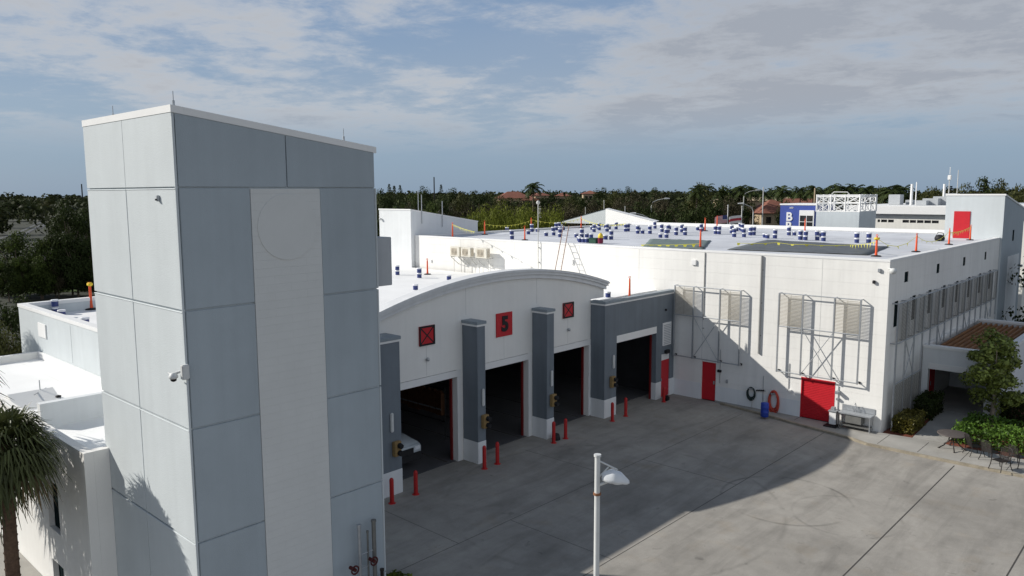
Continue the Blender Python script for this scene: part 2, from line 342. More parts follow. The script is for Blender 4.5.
cov = wm('MULTIPLY', wm('MULTIPLY', cr.outputs['Result'], fade.outputs['Result']), f2.outputs['Result'])
thick = N.new('ShaderNodeMapRange'); thick.inputs['From Min'].default_value = .66; thick.inputs['From Max'].default_value = .84; L.new(wm('ADD', dens, lobe(900, 60, .1, .5, .06)), thick.inputs['Value'])
cc = N.new('ShaderNodeMix'); cc.data_type = 'RGBA'; cc.inputs['A'].default_value = (7.3, 7.45, 7.7, 1); cc.inputs['B'].default_value = (4.5, 4.85, 5.5, 1); L.new(thick.outputs['Result'], cc.inputs['Factor'])
# clear air between the clouds: pale blue haze low down, deeper blue above
grad = N.new('ShaderNodeValToRGB'); ge = grad.color_ramp.elements
ge[0].position = 0; ge[0].color = (.31, .435, .60, 1); ge[1].position = .62; ge[1].color = (.075, .14, .26, 1)
g2 = ge.new(.10); g2.color = (.36, .495, .66, 1); g3 = ge.new(.22); g3.color = (.19, .355, .62, 1); g4 = ge.new(.36); g4.color = (.11, .22, .42, 1)
L.new(sp.outputs['Z'], grad.inputs[0])
gs = N.new('ShaderNodeVectorMath'); gs.operation = 'SCALE'; gs.inputs['Scale'].default_value = 10.0; L.new(grad.outputs[0], gs.inputs[0])
tint = N.new('ShaderNodeMix'); tint.data_type = 'RGBA'; tint.inputs['Factor'].default_value = .85; L.new(sky.outputs[0], tint.inputs['A']); L.new(gs.outputs[0], tint.inputs['B'])
veil = N.new('ShaderNodeMix'); veil.data_type = 'RGBA'; L.new(wm('MULTIPLY', wm('MULTIPLY', fade.outputs['Result'], f2.outputs['Result']), wm('ADD', wm('MULTIPLY', big, .7), .02)), veil.inputs['Factor']); L.new(tint.outputs['Result'], veil.inputs['A']); veil.inputs['B'].default_value = (4.9, 5.5, 6.4, 1)
sm = N.new('ShaderNodeMix'); sm.data_type = 'RGBA'; L.new(cov, sm.inputs['Factor']); L.new(veil.outputs['Result'], sm.inputs['A']); L.new(cc.outputs['Result'], sm.inputs['B'])
# added brightness in the unseen sky behind the camera's right shoulder, filling shaded walls
sky_fill = N.new('ShaderNodeVectorMath'); sky_fill.operation = 'DOT_PRODUCT'; L.new(tc.outputs['Generated'], sky_fill.inputs[0]); sky_fill.inputs[1].default_value = Vector((.93, -.25, .27)).normalized()
bm_ = N.new('ShaderNodeMapRange'); bm_.interpolation_type = 'SMOOTHSTEP'; bm_.inputs['From Min'].default_value = .25; bm_.inputs['From Max'].default_value = .85; bm_.inputs['To Min'].default_value = 1; bm_.inputs['To Max'].default_value = 1.36; L.new(sky_fill.outputs['Value'], bm_.inputs['Value'])
wb = N.new('ShaderNodeMix'); wb.data_type = 'RGBA'; bf = wm('MULTIPLY', wm('SUBTRACT', bm_.outputs['Result'], 1.0), 1.2); L.new(bf, wb.inputs['Factor']); L.new(sm.outputs['Result'], wb.inputs['A']); wb.inputs['B'].default_value = (6.6, 6.5, 6.3, 1)
bs = N.new('ShaderNodeVectorMath'); bs.operation = 'SCALE'; L.new(wb.outputs['Result'], bs.inputs[0]); L.new(bm_.outputs['Result'], bs.inputs['Scale'])
L.new(bs.outputs['Vector'], bg.inputs['Color'])
vs = scn.view_settings; vs.view_transform = 'Standard'; vs.look = 'None'; vs.exposure = .12; vs.gamma = 1; vs.use_curve_mapping = False
scn.cycles.max_bounces = 6; scn.cycles.diffuse_bounces = 4; scn.cycles.transparent_max_bounces = 8

# ------------------------------------------------------------------ the setting: ground, yard, walks
b = MB(); b.quad((-3500, -1200, -.02), (1200, -1200, -.02), (1200, 4000, -.02), (-3500, 4000, -.02)); struct('ground', b, 'ground')
b = MB(); b.box(-24.7, 25, -12, 37.6, -.3, 0); b.box(-24.7, -12, 37.6, 39.7, -.3, 0)
for x, jw in ((-18.6, .008), (-14.03, .012), (-8.0, .022), (-4.22, .022), (1.2, .02)): b.box(x-jw, x+jw, -11, 37.2 if x > -12 else 38.5, -.05, .004, 1)
for y in (17.3, 26.1): b.box(-23.4, -18.62, y-.006, y+.006, -.05, .004, 1); b.box(-18.58, -14.05, y+2.6, y+2.612, -.05, .004, 1)
struct('concrete_yard', b, ['concrete', 'joint'])
b = MB(); b.box(-40, -17.1, 5.5, 6.83, -.2, .02); struct('path', b, 'walk')
b = MB(); b.box(-40, -17.5, 2.0, 5.48, -.2, .01); struct('planting_soil', b, 'verge')
# sidewalk with a real kerb
poly = [(-21.6, 39.67), (-20.4, 39.35), (-17.7, 38.85), (-15.3, 38.3), (-12.9, 37.9), (-11.8, 37.45), (-9, 37.42), (-5.4, 37.5), (3, 37.7), (20, 38)]
inner = [(20, 40.1), (-10.4, 39.83), (-11.85, 39.66)]
b = MB(); b.prism([(x, y+.16) for x, y in poly[1:]]+inner+[(-20.9, 39.66)], 'z', -.2, .10)
for x in (-17.8, -15.9, -13.6, -11.4, -9.65, -7.9, -6.15, -4.4, -2.6, -.8, 1): b.box(x-.012, x+.012, 37.75 if x > -12 else 38.9, 39.6, .05, .103, 1)
struct('sidewalk', b, ['walk', 'joint'])
b = MB()
for (x0, y0), (x1, y1) in zip(poly[1:-1], poly[2:]):
    b.prism([(x0, y0), (x1, y1), (x1, y1+.158), (x0, y0+.158)], 'z', -.2, .106)
struct('kerb', b, 'kerb')
b = MB(); b.prism([(-10.45, 39.86), (-9.1, 39.95), (-8.9, 42), (-8.9, 46.0), (-10.75, 46.0)], 'z', -.1, .10); struct('entrance_path', b, 'walk')
b = MB(); b.prism([(-11.8, 39.72), (-10.5, 39.85), (-10.8, 46.05), (-11.8, 46.05)], 'z', -.1, .07); b.prism([(-9.04, 39.98), (8, 40.15), (8, 52), (-7.95, 52), (-7.95, 46.0), (-8.84, 46)], 'z', -.1, .07)
struct('planting_bed_soil', b, 'mulch')

# ------------------------------------------------------------------ stair tower in the foreground
XT, YN, YF, XW = -17.0, 7.49, 12.96, -22.34
ztop = lambda y: 13.93-(y-YN)*.1265
def tower():
    t = thing('stair_tower', (-19.7, 10.2, 0), 'tall pale grey-blue tower with a brick strip and a round disc, nearest the camera', 'tower')
    levels = [-.1, 1.19, 3.93, 6.66, 9.40, 12.15]; g = .018
    b = MB(); b.box(XW+.05, XT-.05, YN+.05, YF-.05, -.1, 12.1)
    b.prism([(YN+.05, 12.1), (YF-.05, 12.1), (YF-.05, ztop(YF)-.3), (YN+.05, ztop(YN)-.3)], 'x', XW+.05, XT-.05)
    cuts = [XW, -19.74, XT]
    for z0, z1 in zip(levels[:-1], levels[1:]):
        for x0, x1 in zip(cuts[:-1], cuts[1:]):
            b.bbox(x0+g*.6, x1-g*.6, YN, YN+.06, z0+g, z1-g, .012)
            b.bbox(x0+g*.6, x1-g*.6, YF-.06, YF, z0+g, z1-g, .012)
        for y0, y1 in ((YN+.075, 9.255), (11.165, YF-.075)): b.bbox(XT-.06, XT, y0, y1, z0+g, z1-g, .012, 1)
        b.bbox(XW, XW+.06, YN+.07, YF-.07, z0+g, z1-g, .012)
    for x0, x1 in zip(cuts[:-1], cuts[1:]): b.box(x0+g*.6, x1-g*.6, YN, YN+.06, 12.15+g, ztop(YN)-.16)
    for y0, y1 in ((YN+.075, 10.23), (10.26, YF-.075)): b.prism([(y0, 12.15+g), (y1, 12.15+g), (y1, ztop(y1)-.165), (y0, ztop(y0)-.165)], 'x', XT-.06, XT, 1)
    for z in levels[1:]:
        for x0, x1 in zip(cuts[:-1], cuts[1:]): b.prism([(YN-.012, z-g-.012), (YN, z-g), (YN, z-g-.026), (YN-.012, z-g-.022)], 'x', x0+g*.6, x1-g*.6, 0)
    b.bbox(XT-.02, XT+.014, YN-.002, YN+.05, -.1, ztop(YN)-.25, .006, 0)
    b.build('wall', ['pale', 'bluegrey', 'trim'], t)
    b = MB(); e = .012
    for x0, x1, y0, y1 in ((XW-e, XT+e, YN-e, YN+.28), (XW-e, XT+e, YF-.28, YF+e), (XW-e, XW+.28, YN+.282, YF-.282), (XT-.28, XT+e, YN+.282, YF-.282)):
        b.prism([(y0, ztop(y0)-.16), (y1, ztop(y1)-.16), (y1, ztop(y1)), (y0, ztop(y0))], 'x', x0, x1)
    b.prism([(YN+.2, ztop(YN+.2)-.32), (YF-.2, ztop(YF-.2)-.32), (YF-.2, ztop(YF-.2)-.25), (YN+.2, ztop(YN+.2)-.25)], 'x', XW+.2, XT-.2)
    b.build('coping', 'trim', t)
    b = MB(); b.box(XT-.06, XT+.012, 9.26, 11.16, -.1, 12.12); br = b.build('brick_strip', 'brick', t)
    b = MB(); n = 48
    for k in range(n):
        a0, a1 = 2*math.pi*k/n, 2*math.pi*(k+1)/n
    ring = [(10.21+.81*math.cos(2*math.pi*k/n), 11.19+.81*math.sin(2*math.pi*k/n)) for k in range(n)]
    b.prism(ring, 'x', XT, XT+.03); b.build('disc', 'pale_disc', t)
    for x, y in ((-20.9, YN+.25), (XT-.12, YN+.12), (XT-.1, YF-.95)):
        b = MB(); b.tube([(x, y, ztop(y)-.02), (x, y, ztop(y)+.12)], .03, 6); b.tube([(x, y, ztop(y)+.1), (x, y, ztop(y)+.32)], .010, 6); b.build('lightning_rod', 'steel', t)
    f = MB(); f.bbox(-17.02, -16.9, YN-.12, YN+.05, 7.86, 8.2, .02); f.tube([(-17, YN-.05, 8.06), (-17.12, YN-.2, 8.0)], .03, 8); f.tube([(-17.1, YN-.2, 7.93), (-17.42, YN-.22, 7.97)], .014, 6)
    fo = f.build('floodlight_arm', 'lamp_white', t)
    f = MB(); f.lathe([(.03, .10), (.07, .08), (.10, .02), (.10, -.02), (.07, -.04)], (-17.1, YN-.24, 7.93), 16); f.lathe([(.07, -.04), (.06, -.09), (.02, -.11)], (-17.1, YN-.24, 7.93), 16, 1)
    f.build('camera_dome', ['lamp_white', 'black'], fo)
    f = MB(); f.bbox(-17.90, -17.82, YN-.06, YN, 11.84, 11.98, .012); f.box(-17.88, -17.84, YN-.09, YN-.06, 11.86, 11.9, 1); f.build('sensor_box', ['steel', 'black'], t)
    # louvre housing behind the far corner
    b = MB(); b.bbox(-17.9, -17.25, YF+.002, YF+.66, 9.42, 10.78, .015); b.build('louvre_housing', 'cornice', t)
    return t
M['pale_disc'] = mat('pale_grey_disc_paint', (.612, .622, .612), .7, .03, 1, .1, 40)
tower()

M['steeldk'] = mat('dull_steel', (.20, .20, .19), .5, .15, 6, metal=.4)
# standpipe and valves at the foot of the tower
t = thing('standpipe', (-16.6, 12.2, 0), 'dark upright pipes with red valves against the foot of the tower', 'standpipe')
def pipe(name, px, ytop, r, m, tilt=0):
    p = at(px, ytop, x=-16.75); b = MB(); b.tube([(p.x, p.y, 0), (p.x, p.y, p.z)], r, 8); b.tube([(p.x, p.y, p.z-.02), (p.x, p.y, p.z+.04)], r*1.25, 8); return b.build(name, m, t), p
for px, y0, r, m in ((359, 526, .05, 'steel'), (367.5, 532, .028, 'steeldk'), (373.5, 521, .06, 'steeldk'), (382, 570, .05, 'patio')): pipe('pipe', px, y0, r, m)
b = MB()
for zz in (1.3, 1.75, 2.15): 
    pa = at(359, 560, x=-16.75); pb = at(373.5, 560, x=-16.75); b = MB(); b.tube([(-16.75, pa.y, zz), (-16.75, pb.y, zz)], .02, 6); b.build('cross_bar', 'steel', t)
for px, py in ((353, 569), (372, 560)):
    p = at(px, py, x=-16.62); b = MB(); b.tube([(-16.75, p.y, p.z), (-16.5, p.y, p.z)], .05, 8)
    b.tube([(-16.52+0*k, p.y+.11*math.cos(k), p.z+.11*math.sin(k)) for k in np.linspace(0, 2*math.pi, 12, endpoint=False)], .025, 6, closed=True); b.build('valve', 'valve_red', t)

# ------------------------------------------------------------------ low wings to the left
def annex():
    t = thing('annex_block', (-33, 14, 0), 'low pale grey-blue flat-roofed block behind the tower, with white coping', 'building')
    x0, x1, y0, y1, z = -40.9, -24.3, 10.4, 18.15, 7.0
    b = MB(); b.box(x0, x1, y0, y0+.3, 0, z-.162); b.box(x0, x0+.3, y0+.302, 17.9, 0, z-.162); b.box(-52.3, -52.0, 18, 39.25, 0, 5.9); b.box(-52.3, x0, 17.9, 18.0, 0, 5.9); b.box(x1-.3, x1, y0+.302, y1, 0, z-.22)
    for x in (-34.0, -28.5): b.box(x-.02, x+.02, y0-.003, y0, 5.2, z-.24, 1)
    b.build('wall', ['pale', 'caulk'], t)
    b = MB(); e = .03
    b.bbox(x0-e, x1+e, y0-e, y0+.32, z-.16, z, .01); b.bbox(x0-e, x0+.32, y0+.322, 17.9, z-.16, z, .01); b.box(x1-.36, x1+e, y0+.362, y1, z-.22, z); b.build('coping', 'trim', t)
    b = MB(); b.box(x0+.3, -24.96, y0+.3, 39.66, 5.9, 6.15); b.box(-52.3, x0+.298, 17.9, 39.29, 5.9, 6.15); b.box(x0+.3, x1-.3, y0+.3, 17.85, 6.152, 6.4); b.build('roof', 'roof', t)
    a, c = at(38.5, 322, y=y0), at(47.2, 339, y=y0)
    b = MB(); b.bbox(a.x, c.x, y0-.05, y0, c.z, a.z, .015); b.build('vent_plate', 'trim', t)
    return t
annex()
def wing():
    t = thing('low_wing', (-27, 8.5, 0), 'low white flat-roofed wing in palm shadow at the foot of the tower', 'building')
    yf, xr, xl, zt, zr = 6.84, -22.07, -38.5, 5.09, 4.80
    def win(x0, x1, z0, z1): return (x0, x1, z0, z1)
    ops = sorted([(-25.55, -24.55, 2.0, 3.55), (-26.0, -24.7, 0, 1.15)])
    b = MB()
    # front wall in columns around a window over a door
    b.box(xl, -26.0, yf, yf+.25, 0, zt); b.box(-24.55, xr, yf, yf+.25, 0, zt); b.box(-26.0, -24.55, yf, yf+.25, 3.55, zt); b.box(-26.0, -25.55, yf, yf+.25, 0, 3.55); b.box(-25.55, -24.55, yf, yf+.25, .98, 2.0); b.box(-25.55, -24.55, yf, yf+.25, 0, .12)
    b.box(xr-.25, xr, yf+.252, 7.485, 0, zt); b.box(xl, xl+.25, yf+.252, 10.39, 0, zt)
    b.build('wall', 'white', t)
    b = MB(); b.box(xl+.25, xr-.25, yf+.25, 7.48, 4.55, zr); b.box(xl+.25, -22.4, 7.482, 10.39, 4.55, zr); b.build('roof', 'roof', t)
    b = MB(); b.box(xl+.25, -22.4, 10.33, 10.395, zr, 5.12); b.build('flashing', 'trim', t)
    b = MB(); b.box(-26.78, -26.5, yf+.252, 10.33, zr, 5.57); b.build('parapet_wall', 'white_cool', t)
    b = MB(); b.box(-25.5, -24.6, yf+.14, yf+.16, 2.0, 3.55); b.build('window', 'glass', t)
    b = MB(); b.box(-25.5, -24.6, yf+.14, yf+.16, .12, .98); b.build('window', 'glass', t)
    # low peaked hatch and vent on the roof
    p = at(31, 397, z=5.0)
    b = MB(); b.add([(p.x-1.1, p.y-.7, zr), (p.x+1.1, p.y-.7, zr), (p.x+1.1, p.y+.7, zr), (p.x-1.1, p.y+.7, zr), (p.x, p.y-.7, zr+.42), (p.x, p.y+.7, zr+.42)], [(0, 1, 4), (2, 3, 5), (1, 2, 5, 4), (3, 0, 4, 5)]); b.build('roof_cricket', 'trim', t)
    p = at(58.5, 399, z=zr+.1); b = MB(); b.lathe([(.07, -.1), (.07, .06), (.10, .08), (.09, .12), (.03, .14)], p, 10); b.build('vent_cap', 'black', t)
    p = at(41, 401, z=zr); b = MB(); b.tube([p, p+Vector((0, 0, .75))], .018, 6); b.tube([p+Vector((-.4, .3, .35)), p+Vector((.4, -.3, .35))], .014, 6); b.build('aerial', 'steel', t)
wing()

# ------------------------------------------------------------------ apparatus bays with the arched front
XF = -24.6; YC = 26.0; ARC_R = 27.2; ZPK = 8.36
arc = lambda y: ZPK-(ARC_R-math.sqrt(ARC_R**2-(y-YC)**2))
def bays():
    t = thing('garage_building', (-25, 26, 0), 'white garage with an arched parapet over three open vehicle bays', 'building')
    doors = [(19.35, 22.9), (24.1, 27.66), (28.95, 32.52)]
    b = MB(); ys = np.linspace(18.2, 33.85, 41)
    prof = [(y, arc(y)-.05) for y in ys]
    b.prism([(18.2, 4.22)]+prof[:1]+prof[1:]+[(33.85, 6.35), (32.7, 6.35), (32.7, 4.22)], 'x', XF-.3, XF)
    piers = [18.2]+[q for d in doors for q in d]+[32.69]
    for y0, y1 in zip(piers[0::2], piers[1::2]): b.box(XF-.3, XF, y0, y1, 0, 4.218)
    for y in (21.15, 25.95, 30.75): b.box(XF, XF+.003, y-.008, y+.008, 4.25, 5.55, 1)
    for y in (23.5, 28.3): b.box(XF, XF+.003, y-.01, y+.01, 6.6, arc(y)-.35, 1)
    b.build('facade', ['white', 'caulk_w'], t)
    # stepped cornice following the arch
    b = MB()
    for (z0, z1, d0) in ((-.40, -.20, .14), (-.20, -.06, .24), (-.06, .02, .32)):
        lo = [(y, arc(y)+z0) for y in np.linspace(18.2-d0*.5, 33.85+d0*.5, 61)]; hi = [(y, arc(y)+z1) for y in np.linspace(33.85+d0*.5, 18.2-d0*.5, 61)]
        n = len(lo); vs = [(XF+.002, *p) for p in lo+hi]+[(XF+d0, *p) for p in lo+hi]; fs = []
        for i in range(n-1):
            j = 2*n-1-i
            fs += [(i, i+1, j-1, j), (2*n+i, 2*n+j, 2*n+j-1, 2*n+i+1), (i, 2*n+i, 2*n+i+1, i+1), (j, j-1, 2*n+j-1, 2*n+j)]
        fs += [(0, 2*n-1, 4*n-1, 2*n), (n-1, 3*n-1, 3*n, n)]
        b.add(vs, fs)
    b.build('cornice', 'cornice_w', t)
    b = MB()
    ys2 = np.linspace(18.15, 33.9, 50)
    for y0, y1 in zip(ys2[:-1], ys2[1:]):
        b.add([(XF-.32, y0, arc(y0)+.02), (XF+.33, y0, arc(y0)+.02), (XF+.33, y1, arc(y1)+.02), (XF-.32, y1, arc(y1)+.02), (XF-.32, y0, arc(y0)+.05), (XF+.33, y0, arc(y0)+.05), (XF+.33, y1, arc(y1)+.05), (XF-.32, y1, arc(y1)+.05)], [(0, 1, 2, 3), (4, 5, 6, 7), (0, 1, 5, 4), (1, 2, 6, 5), (2, 3, 7, 6), (3, 0, 4, 7)])
    b.build('arch_coping', 'cornice_w', t)
    # fins between the doors: slate above a white foot
    for y0, y1 in ((17.5, 18.95), (23.25, 23.75), (27.96, 28.5)):
        b = MB(); b.bbox(XF+.002, -23.65, y0, y1, 1.0, 6.2, .012); p = b.build('pilaster', 'slate', t)
        b = MB(); b.bbox(XF+.002, -23.64, y0-.01, y1+.01, 0, .998, .012); b.build('white_foot', 'white_cool', p)
        b = MB(); b.box(XF+.002, -23.63, y0-.02, y1+.02, 6.202, 6.29); b.build('band', 'trim', p)
        b = MB(); b.bbox(XF+.002, -23.6, y0-.05, y1+.05, 6.292, 6.42, .012); b.build('cap', 'slate_cap', p)
    # header bands and jambs
    for y0, y1 in doors:
        b = MB(); b.box(XF, XF+.02, y0-.12, y1+.22, 3.9, 4.2); b.box(XF-.3, XF-.004, y0, y1, 3.92, 4.2); b.build('door_header', 'trim', t)
        for ya, yb_ in ((y1, y1+.2), (y0-.12, y0)): b = MB(); b.box(XF, XF+.03, ya, yb_, .02, 3.895); b.build('door_jamb', 'trim', t)
        for ya, yb_ in ((y1-.07, y1+.04), (y0-.04, y0+.06)): b = MB(); b.box(XF-.42, XF-.31, ya, yb_, 0, 3.85); b.build('door_track', 'track', t)
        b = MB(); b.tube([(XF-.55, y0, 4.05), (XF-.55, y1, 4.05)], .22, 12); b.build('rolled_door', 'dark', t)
    # interior shell
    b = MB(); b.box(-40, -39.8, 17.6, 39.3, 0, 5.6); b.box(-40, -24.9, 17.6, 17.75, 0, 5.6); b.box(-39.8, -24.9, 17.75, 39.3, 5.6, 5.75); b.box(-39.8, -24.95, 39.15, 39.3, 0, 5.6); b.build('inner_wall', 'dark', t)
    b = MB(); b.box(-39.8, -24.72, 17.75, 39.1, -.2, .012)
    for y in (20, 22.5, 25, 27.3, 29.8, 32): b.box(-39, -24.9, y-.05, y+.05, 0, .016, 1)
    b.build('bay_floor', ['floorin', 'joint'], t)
    # sensor lights on the facade, tube lights on the fins
    for y in (21.15, 30.75): b = MB(); b.lathe([(.02, -.1), (.07, -.08), (.07, .02), (.03, .06)], (XF+.09, y, 5.0), 10); b.box(XF, XF+.09, y-.03, y+.03, 4.97, 5.03); b.build('wall_light', 'steel', t)
    for y in (18.45, 23.55, 28.28): b = MB(); b.bbox(-23.65, -23.55, y-.07, y+.07, 2.62, 3.4, .03); b.build('tube_light', 'lamp_white', t)
    return t
bays()
def sign_x(y, z, w, h, label):
    t = thing('cross_sign', (XF, y, z), label, 'sign')
    b = MB(); b.bbox(XF+.005, XF+.05, y-w/2, y+w/2, z-h/2, z+h/2, .008); b.build('sign_panel', 'red', t)
    b = MB(); f = .075
    b.box(XF+.052, XF+.075, y-w/2, y+w/2, z+h/2-f, z+h/2); b.box(XF+.052, XF+.075, y-w/2, y+w/2, z-h/2, z-h/2+f)
    b.box(XF+.052, XF+.075, y-w/2, y-w/2+f, z-h/2+f, z+h/2-f); b.box(XF+.052, XF+.075, y+w/2-f, y+w/2, z-h/2+f, z+h/2-f); b.build('border', 'black', t)
    b = MB(); iw, ih = w/2-f, h/2-f
    for s, xo in ((1, .002), (-1, .006)):
        d = Vector((0, 2*iw*s, 2*ih)).normalized(); nn = Vector((0, -d.z, d.y))*.028
        a = Vector((XF+.052+xo, y-iw*s, z-ih)); c = Vector((XF+.052+xo, y+iw*s, z+ih)); b.quad(a+nn, c+nn, c-nn, a-nn)
    b.build('cross', 'black', t)
sign_x(21.17, 6.01, .86, .84, 'square red sign with a black X, left of the red number sign')
sign_x(30.74, 6.0, .86, .80, 'square red sign with a black X, right of the red number sign')
t = thing('number_sign', (XF, 25.95, 5.86), 'plain red square sign with a black number 5 at the middle of the arch', 'sign')
b = MB(); b.bbox(XF+.005, XF+.05, 25.4, 26.5, 5.31, 6.43, .01); b.build('sign_panel', 'red', t)
text_part('numeral', '5', .95, 'black', t, (XF+.065, 25.97, 5.87), 'x', .045, .012)

def door_signal(y, label, x=-23.65):
    t = thing('door_signal', (x, y, 1.9), label, 'signal light', 'signal lights beside the bays')
    b = MB(); b.bbox(x+.01, x+.20, y-.17, y+.17, 1.62, 2.22, .02); b.build('housing', 'sigy', t)
    for z in (1.76, 2.06):
        b = MB(); b.tube([(x+.2, y+.05, z), (x+.23, y+.05, z)], .10, 12); b.tube([(x+.23, y+.05, z), (x+.36, y+.05, z-.02)], .115, 12, r1=.10); b.build('lens_hood', 'black', t)
M['sigy'] = mat('faded_signal_yellow', (.30, .20, .085), .6, .15, 9)
for y, l in ((18.62, 'tan signal box on the wide slate pier nearest the tower'), (23.6, 'tan signal box on the slate fin left of the number sign'), (28.33, 'tan signal box on the slate fin between the second and third bays'), (33.3, 'tan signal box on the corner of the slate garage')): door_signal(y, l)

def slate_garage():
    t = thing('slate_garage', (-24, 36, 0), 'slate grey garage block with one open bay and a red side door', 'building')
    X = -23.65; y0, y1 = 32.69, 39.66; d0, d1 = 33.77, 37.72; r0_, r1_ = 38.3, 39.2
    b = MB()
    b.box(X-.3, X, y0, d0, 1.0, 6.08); b.box(X-.3, X, d0, d1, 4.34, 6.08); b.box(X-.3, X, d1, r0_, 1.0, 6.08); b.box(X-.3, X, r0_, r1_, 2.6, 6.08); b.box(X-.3, X, r1_, y1, 1.0, 6.08)
    b.box(-24.58, X-.302, y0, y0+.25, 1.0, 6.08); b.build('wall', 'slate', t)
    b = MB(); b.box(X-.3, X+.01, y0-.01, d0, 0, .998); b.box(-24.58, X-.3, y0-.01, y0+.25, 0, .998); b.build('white_foot', 'white_cool', t)
    for ya, yb_ in ((d1, r0_), (r1_, y1)): b = MB(); b.box(X-.3, X+.01, ya, yb_, 0, .998); b.build('white_foot', 'white_cool', t)
    b = MB(); b.box(-24.57, X+.02, y0-.02, y0+.3, 6.082, 6.17); b.box(X-.35, X+.02, y0+.302, y1, 6.082, 6.17); b.build('band', 'trim', t)
    b = MB(); b.bbox(-24.57, X+.05, y0-.05, y0+.32, 6.172, 6.31, .012); b.bbox(X-.38, X+.05, y0+.322, y1, 6.172, 6.31, .012); b.build('coping', 'slate_cap', t)
    b = MB(); b.box(X-.02, X+.012, d0, d1, 3.95, 4.338); b.build('door_header', 'trim', t)
    for ya, yb_ in ((d1-.08, d1+.04), (d0-.04, d0+.06)): b = MB(); b.box(X-.40, X-.305, ya, yb_, 0, 3.95); b.build('door_track', 'track', t)
    b = MB(); b.box(X-.2, X-.05, r0_, r1_, .03, 2.22); d = b.build('side_door', 'red', t); b = MB(); b.tube([(X-.02, r0_+.08, 1), (X-.02, r0_+.08, 1.15)], .02, 6); b.build('handle', 'steel', d)
    b = MB(); b.box(X-.2, X-.04, r0_, r1_, 2.222, 2.598); b.build('transom', 'trim', t)
    b = MB(); b.bbox(X, X+.06, 38.34, 39.24, 3.1, 4.45, .012)
    b.build('louvre_vent', 'trim', t)
    b = MB()
    for k in range(12): b.box(X+.06, X+.075, 38.42, 39.16, 3.18+k*.1, 3.23+k*.1)
    b.build('louvre_slats', 'cornice', t)
    b = MB(); b.bbox(X, X+.16, 38.6, 39.0, 2.6, 2.82, .02); b.build('wall_light', 'black', t)
    b = MB(); b.bbox(X, X+.1, 33.38, 33.52, 2.62, 3.35, .03); b.build('tube_light', 'lamp_white', t)
    p = at(676, 303, x=X); b = MB(); b.lathe([(.02, -.06), (.06, -.03), (.06, .05), (.02, .07)], (X+.07, 38.6, 5.2), 10); b.build('sensor', 'black', t)
slate_garage()

# bollards
bl = None
for k, (y, h, l) in enumerate(((17.94, 1.03, 'red bollard before the wide slate pier, nearest the tower'), (19.15, 1.0, 'red bollard at the left edge of the first open bay'),
        (23.05, 1.05, 'left red bollard of the pair under the fin beside the number sign'), (23.87, 1.02, 'right red bollard of the pair under the fin beside the number sign'),
        (27.79, 1.07, 'left red bollard of the pair between second and third bays'), (28.7, 1.02, 'right red bollard of the pair between second and third bays'),
        (32.63, 1.02, 'red bollard before the white foot of the slate garage corner'), (33.86, 1.03, 'red bollard at the left edge of the slate garage bay'), (37.7, .86, 'short red bollard at the far edge of the slate garage bay'))):
    x = -23.07
    if bl is None:
        bl = MB(); bl.lathe([(.085, -.05), (.085, .93), (.075, .98), (.04, 1.02), (.01, 1.03)], (x, y, 0), 14); bl.lathe([(.15, -.02), (.15, .012), (.10, .014)], (x, y, 0), 14)
        bl = bl.build('bollard', 'bollard', origin=(x, y, 0)); tag(bl, l, 'bollard', 'red bollards along the bays')
    else: dup(bl, (x, y, 0), label=l, scale=(1, 1, h/1.03))
b = MB(); b.bbox(-23.28, -23.0, 37.9, 38.25, 0, .22, .03); b.bbox(-23.22, -23.06, 37.98, 38.17, .22, .28, .02); tag(b.build('equipment_case', 'black', origin=(-23.1, 38.1, 0)), 'small black case on the ground by the red side door', 'case')
b = MB(); b.lathe([(.2, 0), (.22, .05), (.17, .25), (.14, .3)], (-23.3, 28.25, 0), 12); tag(b.build('rubber_wheel_chock', 'black', origin=(-23.3, 28.25, 0)), 'small black rubber block between the bollards of the middle fin', 'wheel chock')

